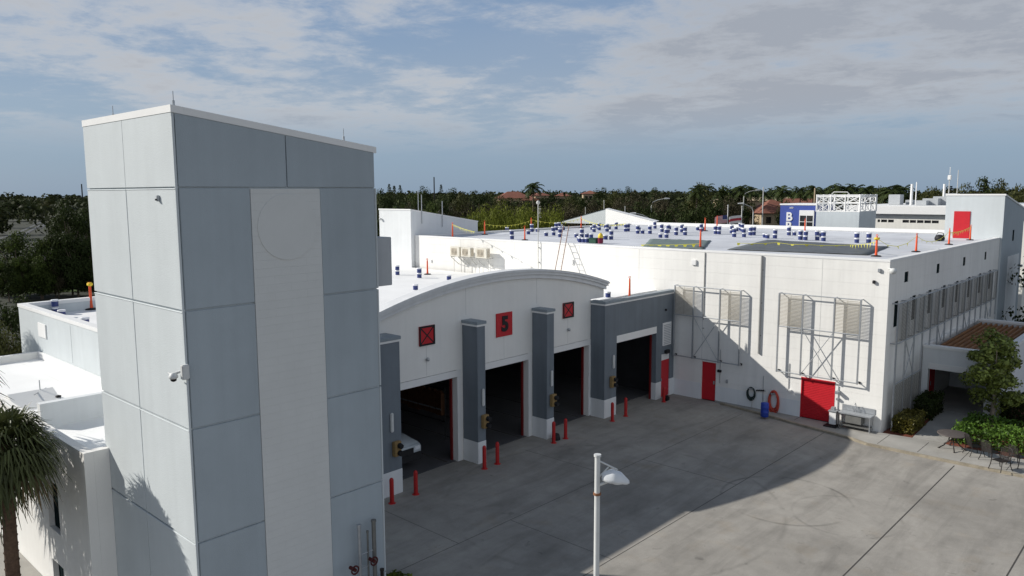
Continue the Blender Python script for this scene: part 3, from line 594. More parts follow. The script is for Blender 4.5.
# ------------------------------------------------------------------ main two-storey building
YB, XR, ZB = 39.67, -11.85, 8.7
def main_building():
    t = thing('main_building', (-30, 55, 0), 'long white two-storey flat-roofed building with red doors and steel window frames', 'building')
    xl, yb = -47.25, 69.5
    d1, d2 = (-21.78, -20.88), (-15.93, -14.16)
    b = MB(); z2 = ZB-.12
    b.box(xl, d1[0], YB, YB+.3, 0, z2); b.box(d1[0], d1[1], YB, YB+.3, 2.26, z2); b.box(d1[1], d2[0], YB, YB+.3, 0, z2); b.box(d2[0], d2[1], YB, YB+.3, 2.26, z2); b.box(d2[1], XR, YB, YB+.3, 0, z2)
    slits = [(42.1, 42.75), (47.95, 48.55), (53.8, 54.4), (59.5, 60.05)]; prev = YB+.302
    wins = [(40.72+k*2.93, 41.35+k*2.93) for k in range(8)]
    cols = sorted([(a, c, 7.38, 7.92) for a, c in slits]+[(a, c, 5.25, 6.55) for a, c in wins])
    # right face: rows so both window bands get real openings
    def row(z0, z1, ops):
        y = YB+.302
        for a, c in ops: b.box(XR-.3, XR, y, a, z0, z1); y = c
        b.box(XR-.3, XR, y, 63.88, z0, z1)
    row(0, 5.25, []); row(5.25, 6.55, wins); row(6.55, 7.38, []); row(7.38, 7.92, slits); row(7.92, z2, [])
    b.box(xl, xl+.3, YB+.302, yb, 0, z2); b.box(xl+.3, -11.9, yb-.3, yb, 0, z2)
    b.build('wall', 'block', t)
    b = MB()
    for x in (-15.08, -18.9+.55*0-2.9, -26.2, -30.8, -36.5, -42): b.box(x-.012, x+.012, YB-.004, YB, 2.4 if x > -24 else 6.2, z2-.02)
    b.build('panel_joint', 'caulk_w', t)
    e = .02; b = MB()
    b.bbox(xl-e, XR+e, YB-e, YB+.34, ZB-.118, ZB, .01); b.bbox(XR-.34, XR+e, YB+.342, 63.88, ZB-.118, ZB, .01); b.bbox(xl-e, xl+.34, YB+.342, yb, ZB-.118, ZB, .01); b.bbox(xl+.342, -11.9, yb-.34, yb+e, ZB-.118, ZB+.18, .01)
    b.build('coping', 'trim', t)
    b = MB(); b.box(xl+.3, XR-.3, YB+.3, yb-.3, 8.2, 8.55); b.build('roof', 'roof_main', t)
    b = MB(); b.box(-23.64, d1[0], YB-.012, YB, .0, .95); b.box(d1[1], d2[0], YB-.012, YB, 0, .95); b.build('base_band', 'white_cool', t)
    b = MB(); b.bbox(d1[0], d1[1], YB+.06, YB+.12, .03, 2.25, .01); b.box(d1[0]+.03, d1[1]-.03, YB+.05, YB+.06, 1.15, 1.17); d = b.build('single_door', 'red', t)
    b = MB(); b.bbox(d1[1]-.16, d1[1]-.08, YB-.0, YB+.06, 1.0, 1.2, .01); b.build('handle', 'steel', d)
    b = MB()
    for k in range(24): b.prism([(YB+.08, .1+k*.09), (YB+.05, .1+k*.09+.02), (YB+.05, .1+k*.09+.07), (YB+.08, .1+k*.09+.09)], 'x', d2[0]+.05, d2[1]-.05)
    b.box(d2[0]+.05, d2[1]-.05, YB+.08, YB+.12, .1, 2.26); d = b.build('rollup_door', 'red', t)
    b = MB(); b.box(d2[0], d2[0]+.05, YB-.01, YB+.1, .1, 2.25); b.box(d2[1]-.05, d2[1], YB-.01, YB+.1, .1, 2.25); b.box(d2[0], d2[1], YB-.03, YB+.1, 2.16, 2.28); b.build('door_guide', 'red', d)
    for a, c in slits:
        b = MB(); b.box(XR-.06, XR-.03, a, c, 7.38, 7.92); b.build('slit_window', 'glass', t)
    for a, c in wins:
        b = MB(); b.box(XR-.06, XR-.03, a, c, 5.25, 6.55); b.build('window', 'glass', t)
    for px, y0, y1, r in ((707.6, 250, 320, .025), (764, 251.5, 353, .06)):
        p, q = at(px, y0, y=YB-.1), at(px-8, y1, y=YB-.1)
        b = MB(); x = at(px-4, (y0+y1)/2, y=YB-.1).x; b.tube([(x, YB-r-.005, 3.2 if r > .05 else 4.7), (x, YB-r-.005, ZB-.13)], r, 8)
        for z in (4.2, 6.0, 7.8): b.box(x-r-.03, x+r+.03, YB-.02, YB, z-.03, z+.03)
        b.build('downpipe', 'downp', t)
    # lights, boxes and conduit on the front
    for px, py, w, h, dd, m in ((719.5, 371, .22, .14, .14, 'black'), (694, 262.5, .30, .30, .1, 'trim'), (874, 282, .12, .16, .12, 'black'), (879.5, 270.5, .14, .18, .1, 'steel'), (838.5, 392, .2, .14, .3, 'steel'), (838, 399, .16, .12, .15, 'steel'), (572, 262, .22, .3, .1, 'trim'), (727, 381.5, .1, .2, .1, 'steel'), (790, 390.5, .16, .1, .1, 'trim'), (431, 261, .14, .2, .08, 'trim')):
        p = at(px, py, y=YB-.05); b = MB(); b.bbox(p.x-w/2, p.x+w/2, YB-dd, YB, p.z-h/2, p.z+h/2, .015); b.build('wall_light' if m in ('black', 'steel') else 'junction_box', m, t)
    p = at(889, 271, y=YB-.1); b = MB(); b.tube([(XR-.05, YB, p.z+.1), (XR+.18, YB-.18, p.z+.1)], .04, 8); b.lathe([(.04, .16), (.15, .12), (.17, 0), (.12, -.1), (.03, -.14)], (XR+.22, YB-.22, p.z), 14); b.build('corner_camera', 'lamp_white', t)
    b = MB(); b.tube([(-20.6, YB-.03, 1.15), (-20.6, YB-.03, 3.1)], .018, 6); b.tube([(-18.0, YB-.03, .55), (-18.0, YB-.03, 2.0)], .018, 6); b.tube([(-16.6, YB-.03, 1.4), (-16.6, YB-.03, 2.9)], .018, 6); b.tube([(-13.98, YB-.03, .6), (-13.98, YB-.03, 2.1)], .02, 6); b.build('conduit', 'steel', t)
    return t
M['downp'] = mat('grey_downpipe', (.36, .36, .35), .5, .1, 3)
MAIN = main_building()

def mesh_panel(parent, face, a0, a1, z0, z1, m, step=.072, hgt=.032):
    """slatted security screen: a frame of thin bars"""
    b = MB(); n = int((z1-z0)/step)
    for k in range(n):
        z = z0+(k+.3)*step
        if face == 'y': b.box(a0, a1, YB-.315, YB-.305, z, z+hgt)
        else: b.box(XR+.305, XR+.315, a0, a1, z, z+hgt)
    n = int((a1-a0)/.4)
    for k in range(n+1):
        a = a0+(a1-a0)*k/n
        if face == 'y': b.box(a-.01, a+.01, YB-.303, YB-.298, z0, z1)
        else: b.box(XR+.298, XR+.303, a-.01, a+.01, z0, z1)
    return b.build('mesh_panel', m, parent)
def screen_frame_front(pxs, pys, label):
    yw = YB-.3; tops = [at(px, pys[0]+(pys[1]-pys[0])*(px-pxs[0])/(pxs[-1]-pxs[0]), y=yw) for px in pxs]; x0, x1 = tops[0].x, tops[-1].x; zt = sum(q.z for q in tops)/4; zb = at(pxs[0]-1.5, pys[2], y=yw).z; zm = at(pxs[0]-.5, pys[3], y=yw).z
    t = thing('screen_frame', (x0, YB-.3, 2.25), label, 'steel frame', 'steel screen frames on the front wall')
    yf = yw; xs = [q.x for q in tops]
    b = MB(); r = .035
    for x in xs: b.box(x-r, x+r, yf-r, yf+r, zb-.05, zt)
    for z in (zb, zm, zt): b.tube([(x0, yf, z), (x1, yf, z)], r*.9, 6)
    for x in xs:
        for z in (zb, zt): b.tube([(x, yf, z), (x, YB, z)], r*.8, 6)
    b.build('pipe_frame', 'steel', t)
    b = MB(); b.tube([(xs[1], yf, zm), (xs[2], yf, zb)], .02, 6); b.tube([(xs[2], yf+.03, zm), (xs[1], yf+.03, zb)], .02, 6); b.build('cross_brace', 'steel', t)
    for k in (0, 2): mesh_panel(t, 'y', xs[k]+.05, xs[k+1]-.05, zm+.04, zt-.05, 'mesh')
    for x in xs: b = MB(); b.bbox(x-.05, x+.07, YB-.07, YB-.002, zb-.05, zb+.05, .01); b.build('wall_bracket', 'black', t)
screen_frame_front((675, 693.9, 720.3, 741.1), (285.5, 290.5, 354.8, 314), 'steel frame with two screens above the single red door, half in shadow')
screen_frame_front((779.5, 803.4, 835, 861.3), (293, 300, 371, 326), 'sunlit steel frame with two screens above the red roll-up door')
def screen_frame_side():
    t = thing('screen_frame', (XR+.3, 52, 0), 'long dark steel screen frame down the shaded right wall', 'steel frame')
    xf = XR+.3; ys = [40.35+k*1.465 for k in range(16)]; zb, zm, zt = .25, 4.5, 6.5
    b = MB()
    for k, y in enumerate(ys): b.box(xf-.035, xf+.035, y-.035, y+.035, .1 if k < 4 else 3.4, zt)
    for z in (zm, zt): b.tube([(xf, ys[0], z), (xf, ys[-1], z)], .032, 6)
    b.tube([(xf, ys[0], .3), (xf, ys[3], .3)], .032, 6); b.tube([(xf, ys[0], 2.45), (xf, ys[3], 2.45)], .032, 6)
    for y in ys: b.tube([(xf, y, zt), (XR, y, zt)], .035, 6); b.tube([(xf, y, zm), (XR, y, zm)], .03, 6)
    b.build('pipe_frame', 'steel', t)
    b = MB()
    for k in range(1, 15, 4): b.tube([(xf, ys[k], zm), (xf, ys[k+1], 2.6)], .02, 6); b.tube([(xf+.03, ys[k+1], zm), (xf+.03, ys[k], 2.6)], .02, 6)
    b.build('cross_brace', 'steel', t)
    for k in range(0, 15):
        mesh_panel(t, 'x', ys[k]+.05+(.62 if k % 2 == 0 else 0), ys[k+1]-.05, zm+.05, zt-.05, 'meshdk', .07)
    for k in range(0, 3): mesh_panel(t, 'x', ys[k]+.05, ys[k+1]-.05, .35, 2.4, 'meshdk', .07)
screen_frame_side()

# air-conditioning condensers on wall brackets above the lower roof
def condenser(px0, px1, py0, py1, label):
    y = YB-.75; a, c = at(px0, py0, y=y), at(px1, py1, y=y); x0, x1, z0, z1 = a.x, c.x, c.z, a.z
    t = thing('ac_condenser', ((x0+x1)/2, y+.2, z0), label, 'air conditioner', 'wall condensers above the lower roof')
    b = MB(); b.bbox(x0, x1, y, y+.36, z0, z1, .02); cs = b.build('casing', 'ac', t)
    b = MB(); cx, cz = (x0+x1)/2-.05, (z0+z1)/2
    for r_ in (.08, .14, .20, .26): b.tube([(cx+r_*math.cos(k), y-.014, cz+r_*math.sin(k)) for k in np.linspace(0, 2*math.pi, 20, endpoint=False)], .008, 5, closed=True)
    b.build('fan_grille', 'ac_d', t)
    b = MB(); hw, hh = (x1-x0)*.30, (z1-z0)*.36; b.bbox(cx-hw, cx+hw, y-.008, y+.001, cz-hh, cz+hh, .003); b.build('front_panel', 'ac_w', t)
    b = MB(); b.box(x1+.001, x1+.008, y+.06, y+.32, z0+.08, z1-.08); b.build('side_shade', 'ac_w', t)  # thin tan sheet paints the shade on the casing's right side
    for x in (x0+.12, x1-.12):
        b = MB(); b.box(x-.03, x+.03, y-.02, YB, z0-.06, z0-.004); b.tube([(x, y+.02, z0-.05), (x, YB, z0-.62)], .025, 6); b.tube([(x, y+.3, z0-.05), (x, y+.3, 6.17)], .02, 6); b.build('bracket', 'rust', t)
M['ac_w'] = mat('tan_well_side_shade', (.47, .42, .34), .6, .15, 8)
condenser(449.8, 459.4, 246.5, 256.8, 'cream wall condenser, leftmost of the three above the lower roof')
condenser(460.6, 470.4, 247.3, 257.3, 'cream wall condenser in the middle of the three above the lower roof')
condenser(475, 486.6, 247.8, 258.8, 'cream wall condenser, rightmost of the three, beside a wide shadow')

# ladder from the lower roof to the main roof
def ladder():
    f0, f1 = at(552.6, 270.5, y=38.2), at(558.6, 270.5, y=38.2); t0, t1 = at(562.6, 231, y=YB-.06), at(568, 231, y=YB-.06)
    f0.z = f1.z = 6.16; t0.z = t1.z = (t0.z+t1.z)/2
    t = thing('leaning_ladder', f0, 'tall extension ladder leaning on the white wall behind the arch', 'ladder')
    e = (t0-f0)*.10; e2 = (t1-f1)*.10; b = MB(); b.tube([f0, t0+e], .028, 6); b.build('rail', 'wood', t); b = MB(); b.tube([f1, t1+e2], .028, 6); b.build('rail', 'wood', t)
    b = MB()
    for k in range(1, 13): s = k/12.5; b.tube([f0.lerp(t0, s), f1.lerp(t1, s)], .018, 6)
    b.build('rungs', 'steel', t)
ladder()
# thin mast on the lower roof wall
p = at(537.8, 203, y=YB-.15); b = MB(); b.tube([(p.x, YB-.12, 6.9), (p.x, YB-.12, p.z)], .03, 6); b.lathe([(.02, -.1), (.11, -.05), (.13, .05), (.08, .14), (.02, .17)], (p.x, YB-.12, p.z), 10)
for z in (7.3, 8.3): b.box(p.x-.05, p.x+.05, YB-.1, YB, z-.03, z+.03)
tag(b.build('camera_mast', 'rust', origin=(p.x, YB-.12, 6.9)), 'thin upright mast with a ball camera on the white wall, left of the ladder', 'mast')

# hoses, drum, sink
def hose(name, px, py, r, m, label, n=5, sx=.8, sz=1.2):
    p = at(px, py, y=YB-.12); t = thing(name, p, label, 'hose'); b = MB(); random.seed(len(name))
    for k in range(n):
        q = r*(.86+.07*k); pts = [(p.x+q*math.cos(a)*sx, YB-.10-.03*(k % 3), p.z+q*math.sin(a)*sz-.02*k) for a in np.linspace(0, 2*math.pi, 26, endpoint=False)]
        b.tube(pts, .028, 6, closed=True)
    b.build('coil', m, t)
    b = MB(); b.box(p.x-.12, p.x+.12, YB-.2, YB, p.z+r*.8, p.z+r*.86); b.box(p.x-.12, p.x+.12, YB-.22, YB-.2, p.z+r*.8, p.z+r*1.0); b.build('hanger', 'steel', t)
    b = MB(); s = 1 if px < 760 else -1
    b.tube([(p.x+.3*r*s, YB-.1, p.z-r*.9), (p.x+.4*r*s, YB-.12, p.z-r*1.5), (p.x+.3*r*s, YB-.2, .16)], .022, 6); b.build('tail', m if m != 'green_hose' else 'rust', t)
hose('garden_hose', 751, 392.5, .27, 'green_hose', 'dark hose coiled on the wall, left of the blue drum')
hose('fire_hose', 773.5, 400.5, .42, 'red_hose', 'red hose coiled on the wall, right of the blue drum', 7, .56, 1.25)
p = at(764.5, 416.5, z=.10); b = MB(); z0 = .10
b.lathe([(.19, 0), (.205, .02), (.205, .22), (.22, .24), (.205, .26), (.205, .48), (.22, .50), (.205, .52), (.205, .72), (.19, .75), (.05, .76)], (p.x, p.y, z0), 18); tag(b.build('blue_drum', 'drum', origin=(p.x, p.y, z0)), 'blue plastic drum standing between two wall hoses', 'drum')
def tap():
    p = at(757, 390.5, y=YB-.06); b = MB()
    for k in range(4): b.bbox(p.x+k*.12-.03, p.x+k*.12+.03, YB-.12, YB, p.z-.04+.02*k, p.z+.04+.02*k, .01)
    b.tube([(p.x-.05, YB-.06, p.z), (p.x+.5, YB-.06, p.z+.06)], .015, 6)
    tag(b.build('water_tap', 'patio', origin=(p.x, YB-.1, p.z)), 'row of dark taps on the wall between the two hoses', 'tap')
tap()
def sink():
    x0, x1 = -13.75, -12.15
    t = thing('wash_sink', ((x0+x1)/2, YB-.4, .1), 'grey steel wash sink on legs against the white wall right of the red roll-up door', 'sink')
    b = MB(); b.bbox(x0, x1, YB-.62, YB-.04, .86, .94, .015); b.bbox(x0, x1, YB-.04, YB-.012, .94, 1.22, .008); b.build('worktop', 'steel', t)
    b = MB(); b.bbox(x0+.35, x1-.45, YB-.56, YB-.1, .42, .858, .03); b.box(x0+.1, x1-.1, YB-.58, YB-.08, .28, .32); b.build('basin', 'steeldk', t)
    for x in (x0+.06, x1-.06):
        for y in (YB-.57, YB-.1): b = MB(); b.tube([(x, y, .1), (x, y, .86)], .022, 6); b.build('leg', 'steel', t)
    b = MB(); xm = (x0+x1)/2-.1; b.tube([(xm, YB-.12, .94), (xm, YB-.12, 1.3), (xm, YB-.2, 1.42), (xm, YB-.32, 1.36), (xm, YB-.33, 1.26)], .02, 8)
    for s in (-.14, .14): b.tube([(xm+s, YB-.1, .94), (xm+s, YB-.1, 1.12)], .018, 6); b.tube([(xm+s, YB-.1, 1.12), (xm+s*1.4, YB-.2, 1.16)], .014, 6)
    b.build('faucet', 'steel', t)
    t2 = thing('utility_cart', (x0-.22, YB-.45, .1), 'small white utility cart between the red roll-up door and the sink', 'cart')
    b = MB(); b.bbox(x0-.42, x0-.06, YB-.65, YB-.25, .22, .86, .02); b.build('cabinet', 'trim', t2)
    b = MB(); b.bbox(x0-.46, x0-.02, YB-.7, YB-.2, .87, .95, .015); b.bbox(x0-.38, x0-.18, YB-.55, YB-.35, .95, 1.1, .02); b.build('tray', 'steel', t2)
    b = MB(); b.box(x0-.62, x0-.0, YB-.85, YB-.2, .1, .16); b.build('foot_plate', 'black', t2)
    b = MB(); b.tube([(x0-.02, YB-.68, .16), (x0-.02, YB-.68, .95)], .02, 6); b.tube([(x0+.08, YB-.68, .1), (x0+.08, YB-.68, .9)], .02, 6); b.build('handle', 'patio', t2)
M['steeldk'] = mat('dull_steel', (.20, .20, .19), .5, .15, 6, metal=.4)

sink()

# ------------------------------------------------------------------ stair penthouses on and beside the main roof
def penthouse_right():
    t = thing('stair_tower', (-13.6, 67, 0), 'pale grey stair tower with a red rooftop door at the far right corner', 'tower')
    x0, x1, y0, y1 = -15.44, -11.70, 63.9, 71.2; zt = lambda y: 11.77-(y-y0)*.148
    b = MB(); b.prism([(y0, 0), (y1, 0), (y1, zt(y1)-.12), (y0, zt(y0)-.12)], 'x', x0, x1-.02); b.prism([(y0+.02, 0), (y1, 0), (y1, zt(y1)-.121), (y0+.02, zt(y0)-.121)], 'x', x1-.019, x1, 1); b.build('wall', ['pale', 'bluegrey'], t)
    b = MB(); e = .04; b.prism([(y0-e, zt(y0-e)-.118), (y1+e, zt(y1+e)-.118), (y1+e, zt(y1+e)), (y0-e, zt(y0-e))], 'x', x0-e, x1+e); b.build('coping', 'trim', t)
    b = MB(); b.bbox(-14.86, -13.8, y0-.05, y0, 8.56, 10.52, .012); b.build('door', 'red', t)
    b = MB(); b.box(x1, x1+.03, 66.2, 70.2, 1.0, 7.2); b.build('white_panel', 'white_cool', t)
    p = at(974.5+0*1, 229, x=x1); b = MB(); b.box(x1, x1+.02, 67.3, 67.75, 8.3, 9.1); b.build('window', 'glass', t)
    b = MB(); b.lathe([(.02, .12), (.1, .1), (.12, 0), (.03, -.1)], (x1+.15, 70.6, 6.2), 10); b.build('wall_light', 'lamp_white', t)
penthouse_right()
def penthouse_left():
    t = thing('stair_tower', (-49.5, 43, 0), 'white stair block with a sloping roof at the left end of the main roof', 'tower')
    x0, x1, y0, y1 = -51.3, -47.3, 39.3, 46.7; zt = lambda y: 10.7-(y-39.67)*.153
    b = MB(); b.prism([(y0, 0), (y1, 0), (y1, zt(y1)-.1), (y0, zt(y0)-.1)], 'x', x0, x1); b.build('wall', 'palew', t)
    b = MB(); e = .04; b.prism([(y0-e, zt(y0-e)-.098), (y1+e, zt(y1+e)-.098), (y1+e, zt(y1+e)), (y0-e, zt(y0-e))], 'x', x0-e, x1+e); b.build('coping', 'trim', t)
    for y, h in ((40.4, 1.3), (42.6, 1.1)): b = MB(); b.tube([(x1+.06, y, zt(y)-1.0), (x1+.06, y, zt(y)+h)], .035, 6); b.build('lightning_rod', 'steel', t)
    b = MB(); b.lathe([(.02, .1), (.1, .08), (.12, 0), (.03, -.1)], (x0+.3, y0-.12, 9.9), 10); b.build('wall_light', 'lamp_white', t)
M['palew'] = mat('off_white_paint', (.70, .72, .73), .7, .03, 1, .1, 30, streak=.05)
penthouse_left()
def penthouse_peak():
    a, c, d = at(562, 221, y=76), at(606, 208.5, y=76), at(659, 221.5, y=76); t = thing('stair_tower', (c.x, 79, 8.5), 'low peaked white rooftop block at the back of the main roof', 'tower')
    b = MB(); b.add([(a.x, 76, 8.2), (c.x, 76, 8.2), (c.x, 76, c.z-.05), (a.x, 76, a.z-.05), (a.x-.9, 77.8, 8.2), (c.x-.9, 77.8, 8.2), (c.x-.9, 77.8, c.z-.06), (a.x-.9, 77.8, a.z-.06)], [(0, 1, 2, 3), (4, 5, 6, 7), (0, 3, 7, 4), (1, 2, 6, 5)]); b.build('gable_wall', 'pale', t)
    b = MB(); b.add([(c.x, 75.9, c.z), (d.x, 75.2, d.z), (d.x-1.2, 78, d.z), (c.x-1.0, 78, c.z), (a.x-.2, 75.9, a.z), (a.x-1.2, 78, a.z)], [(0, 1, 2, 3), (0, 3, 5, 4)])
    b.add([(c.x+.02, 75.89, c.z-.02), (d.x, 75.19, d.z-.02), (d.x, 75.19, 8), (c.x+.02, 75.89, 8)], [(0, 1, 2, 3)]); b.build('roof', 'roof', t)
    for px, y0, y1 in ((604, 201, 210), (625, 207, 213)): p, q = at(px, y0, y=77), at(px, y1, y=77); b = MB(); b.tube([(q.x, 77, q.z-.4), (p.x, 77, p.z)], .03, 6); b.lathe([(.02, -.05), (.07, 0), (.02, .1)], (p.x, 77, p.z), 8); b.build('lightning_rod', 'rust', t)
penthouse_peak()

# ------------------------------------------------------------------ buildings beyond the main roof
def b_block():
    y = 76.0; a, c = at(780.5, 203.5, y=y), at(817.2, 203.8, y=y); t = thing('blue_block', (a.x, y, 0), 'blue rooftop block lettered B with a white-framed window', 'building')
    zt = c.z; b = MB(); b.box(a.x, c.x-.05, y, y+5, 0, zt-.16); b.build('wall', 'blue', t)
    b = MB(); b.bbox(a.x-.05, c.x-.05, y-.05, y+5, zt-.158, zt, .01); b.build('coping', 'trim', t)
    wa, wc = at(799.8, 210.2, y=y), at(814.0, 226.5, y=y)
    b = MB(); b.bbox(wa.x, wc.x, y-.12, y-.002, wc.z, wa.z, .02); w = b.build('window_frame', 'trim', t)
    gz = wa.z-.52; n = (wc.x-wa.x-.3)/2
    b = MB()
    for k in range(2):
        for j in range(2): b.box(wa.x+.1+k*(n+.08), wa.x+.1+k*(n+.08)+n, y-.14, y-.121, gz-.62*(j+1)+.05-.02*j, gz-.62*j-.02*j)
    b.build('panes', 'glass_b', w)
    p = at(789.3, 217, y=y); text_part('lettering', 'B', 1.18, 'trim', t, (p.x, y-.03, p.z), 'y', .03, .03)
    p = at(788.8, 225.0, y=y); text_part('lettering', 'B', 1.18, 'trim', t, (p.x, y-.03, p.z-.15), 'y', .03, .03)
    p = at(791.5, 207.8, y=y); text_part('lettering', '600', .26, 'trim', t, (p.x, y-.02, p.z), 'y', 0, .01)
b_block()
def screen_block():
    y = 72.0; a, c, d = at(817, 194.5, y=y), at(860.3, 194.5, y=y), at(877, 194.5, x=at(860.3, 194.5, y=y).x)
    t = thing('plant_room', (a.x, y, 8), 'pale grey rooftop plant room crowned by a white lattice screen', 'building')
    x0, x1, y1 = a.x, c.x, d.y; zl = at(840, 212, y=y).z; zt = a.z
    b = MB(); b.box(x0, x1, y, y1, 7.9, zl); b.build('wall', 'palew2', t)
    b = MB()
    def truss(P, n):
        for z in (zl+.04, (zl+zt)/2, zt-.08): b.tube([P(0, z), P(1, z)], .055, 6)
        b.tube([P(0, zt-.2), P(1, zt-.2)], .05, 6)
        for k in range(n+1): b.tube([P(k/n, zl), P(k/n, zt)], .07, 6)
        for k in range(n):
            for s0, s1 in ((0, 1), (1, 0)):
                b.tube([P((k+s0)/n, (zl+zt)/2), P((k+s1)/n, zt-.1)], .035, 6); b.tube([P((k+s0)/n, zl), P((k+s1)/n, (zl+zt)/2)], .03, 6)
    truss(lambda s, z: (x0+(x1-x0)*s, y+.05, z), 3); truss(lambda s, z: (x1-.05, y+.1+(y1-y-.2)*s, z), 3); truss(lambda s, z: (x0+(x1-x0)*s, y1-.05, z), 3); truss(lambda s, z: (x0+.05, y+.1+(y1-y-.2)*s, z), 3)
    b.build('lattice_screen', 'trim', t)
    b = MB(); b.tube([(x0+.9, y+1.2, zt), (x0+1.1, y+1.2, zt+.22), (x0+2.3, y+1.2, zt+.22), (x0+2.5, y+1.2, zt)], .05, 6); b.build('top_rail', 'rust', t)
M['palew2'] = mat('pale_cool_grey_paint', (.50, .545, .57), .7, .03, 1, .1, 30, streak=.05)
screen_block()
def far_white():
    y = 84.0; a, c = at(870, 205.5, y=y), at(955, 207, y=y); t = thing('office_building', (a.x+5, y, 0), 'long white building with a row of small dark windows behind the plant room', 'building')
    x0, x1 = a.x-2, c.x+6; zt = a.z; zb = zt-.85
    ops = []
    for p0, p1 in ((877.5, 880), (881, 887), (888, 893.8), (902.5, 909), (909.8, 916), (917, 923.5), (924.3, 931), (931.8, 938.8)): ops.append((at(p0, 221, y=y).x, at(p1, 221, y=y).x))
    wz1, wz0 = at(900, 219.8, y=y).z, at(900, 222.6, y=y).z
    b = MB(); b.box(x0, x1, y, y+.3, 0, wz0); b.box(x0, x1, y, y+.3, wz1, zb); xx = x0
    for p, q in ops: b.box(xx, p, y, y+.3, wz0, wz1); xx = q
    b.box(xx, x1, y, y+.3, wz0, wz1); b.box(x0, x1, y+.302, y+18, 0, zb); b.build('wall', 'cream', t)
    b = MB(); b.bbox(x0-.5, x1+.5, y-.5, y+18.5, zb+.002, zt, .03); b.build('roof', 'trim', t)
    for p, q in ops: b = MB(); b.box(p, q, y+.12, y+.15, wz0, wz1); b.build('window', 'glass_b', t)
    for px, w, h, d in ((894, 1.2, 1.1, 6), (921, 1.0, .5, 3), (930, 1.5, .7, 4), (941, 1.6, .9, 5), (950, 1.2, 1.2, 7), (909, .8, .5, 8)):
        q = at(px, 205, y=y+d); b = MB(); b.bbox(q.x-w/2, q.x+w/2, q.y, q.y+1.2, zt, zt+h, .03); b.build('rooftop_unit', 'cornice', t)
M['cream'] = mat('cream_white_wall', (.74, .73, .68), .75, .03, 1, streak=.06)
far_white()
p = at(1019, 204, d=100); b = MB(); b.box(p.x-4, p.x+14, p.y, p.y+10, 0, p.z-.7); o = thing('white_shed', (p.x, p.y, 0), 'white building edge seen right of the far stair tower', 'building'); b.build('wall', 'trim', o); b = MB(); b.bbox(p.x-4.3, p.x+14.3, p.y-.5, p.y+10.4, p.z-.69, p.z, .03); b.build('roof', 'palew2', o); b = MB(); q = at(1021, 212, d=100); b.box(p.x-.5, p.x+6, p.y-.03, p.y, q.z-1.3, q.z); b.build('window', 'glass_b', o)

# ------------------------------------------------------------------ masts and lamps beyond the roof
def mast(px, y0, y1, D, r, label, cat='mast', head=None, m='rust', r1=None):
    p, q = at(px, y0, d=D), at(px, y1, d=D); t = thing(cat.replace(' ', '_'), (p.x, p.y, 0), label, cat)
    b = MB(); b.tube([(p.x, p.y, 0), (p.x, p.y, p.z)], r, 8, r1=r1 or r*.8); b.build('pole', m, t)
    if head == 'box': b = MB(); b.bbox(p.x-.16, p.x+.16, p.y-.16, p.y+.16, p.z, p.z+.5, .05); b.tube([(p.x, p.y, p.z+.6), (p.x, p.y, p.z+1.3)], .03, 6); b.build('siren', 'trim', t)
    if head == 'cross':
        b = MB()
        for z in (.4, 1.0, 1.6): b.tube([p+Vector((-.5, .3, -z)), p+Vector((.5, -.3, -z))], .03, 6)
        b.build('crossarm', m, t)
    return t
mast(912.2, 184, 205, 92, .17, 'thick white mast rising behind the long white building', head=None, m='trim')
mast(916.8, 182, 205, 93, .07, 'thin white mast close beside the thick one', m='trim')
mast(944.6, 184, 205, 92, .15, 'thick white mast just left of the far stair tower', m='trim')
mast(949.6, 180, 205, 90, .06, 'pole with a white siren box on top by the far stair tower', head='box')
mast(958.5, 170, 205, 90, .045, 'thin tall aerial above the far stair tower')
mast(815, 188, 205, 110, .12, 'short square post behind the blue block', m='stucco')
mast(763.5, 187, 212, 120, .10, 'pale utility pole left of the blue block', m='rust')
mast(540, 206, 222, 110, .05, 'thin pale pole behind the peaked rooftop block', m='rust', head='cross')
mast(585.5, 207, 216, 110, .05, 'thin forked pole left of the rooftop peak', m='rust')
mast(434, 177, 192, 560, .5, 'distant lattice radio mast above the trees', 'radio mast', 'cross', 'patio')
mast(81.5, 184, 197, 620, .5, 'distant thin radio mast over the trees at the left', 'radio mast', 'cross', 'patio')
mast(418, 190, 215, 75, .05, 'thin grey pole behind the left white stair block', m='steel')
def lamp(px, y0, D, dirx, label, ln=2.3):
    p = at(px, y0, d=D); t = thing('street_lamp', (p.x, p.y, 0), label, 'street lamp', 'street lamps behind the main roof')
    rr = Vector((rt.x, rt.y, 0)).normalized()*dirx
    b = MB(); b.tube([(p.x, p.y, 0), (p.x, p.y, p.z-1)], .12, 8, r1=.09); b.tube([(p.x, p.y, p.z-1), p+rr*.25+Vector((0, 0, -.35)), p+rr*1.0, p+rr*ln+Vector((0, 0, .25))], .06, 6); b.build('pole', 'rust', t)
    b = MB(); e = p+rr*ln+Vector((0, 0, .22)); b.tube([e-rr*.1, e+rr*.35, e+rr*.7], .15, 8, r1=.08); b.build('lamp_head', 'lamp_white', t)
lamp(651.5, 200, 130, 1, 'street lamp with its arm to the right, by the rooftop peak')
lamp(650, 215, 105, -1, 'lower street lamp with its arm to the left, beside the rooftop peak', 2.0)
lamp(744, 191.5, 150, 1, 'tall street lamp with its arm to the right, near the flags')
lamp(753.5, 205, 120, -1, 'lower street lamp with its arm to the left, near the flags', 1.6)

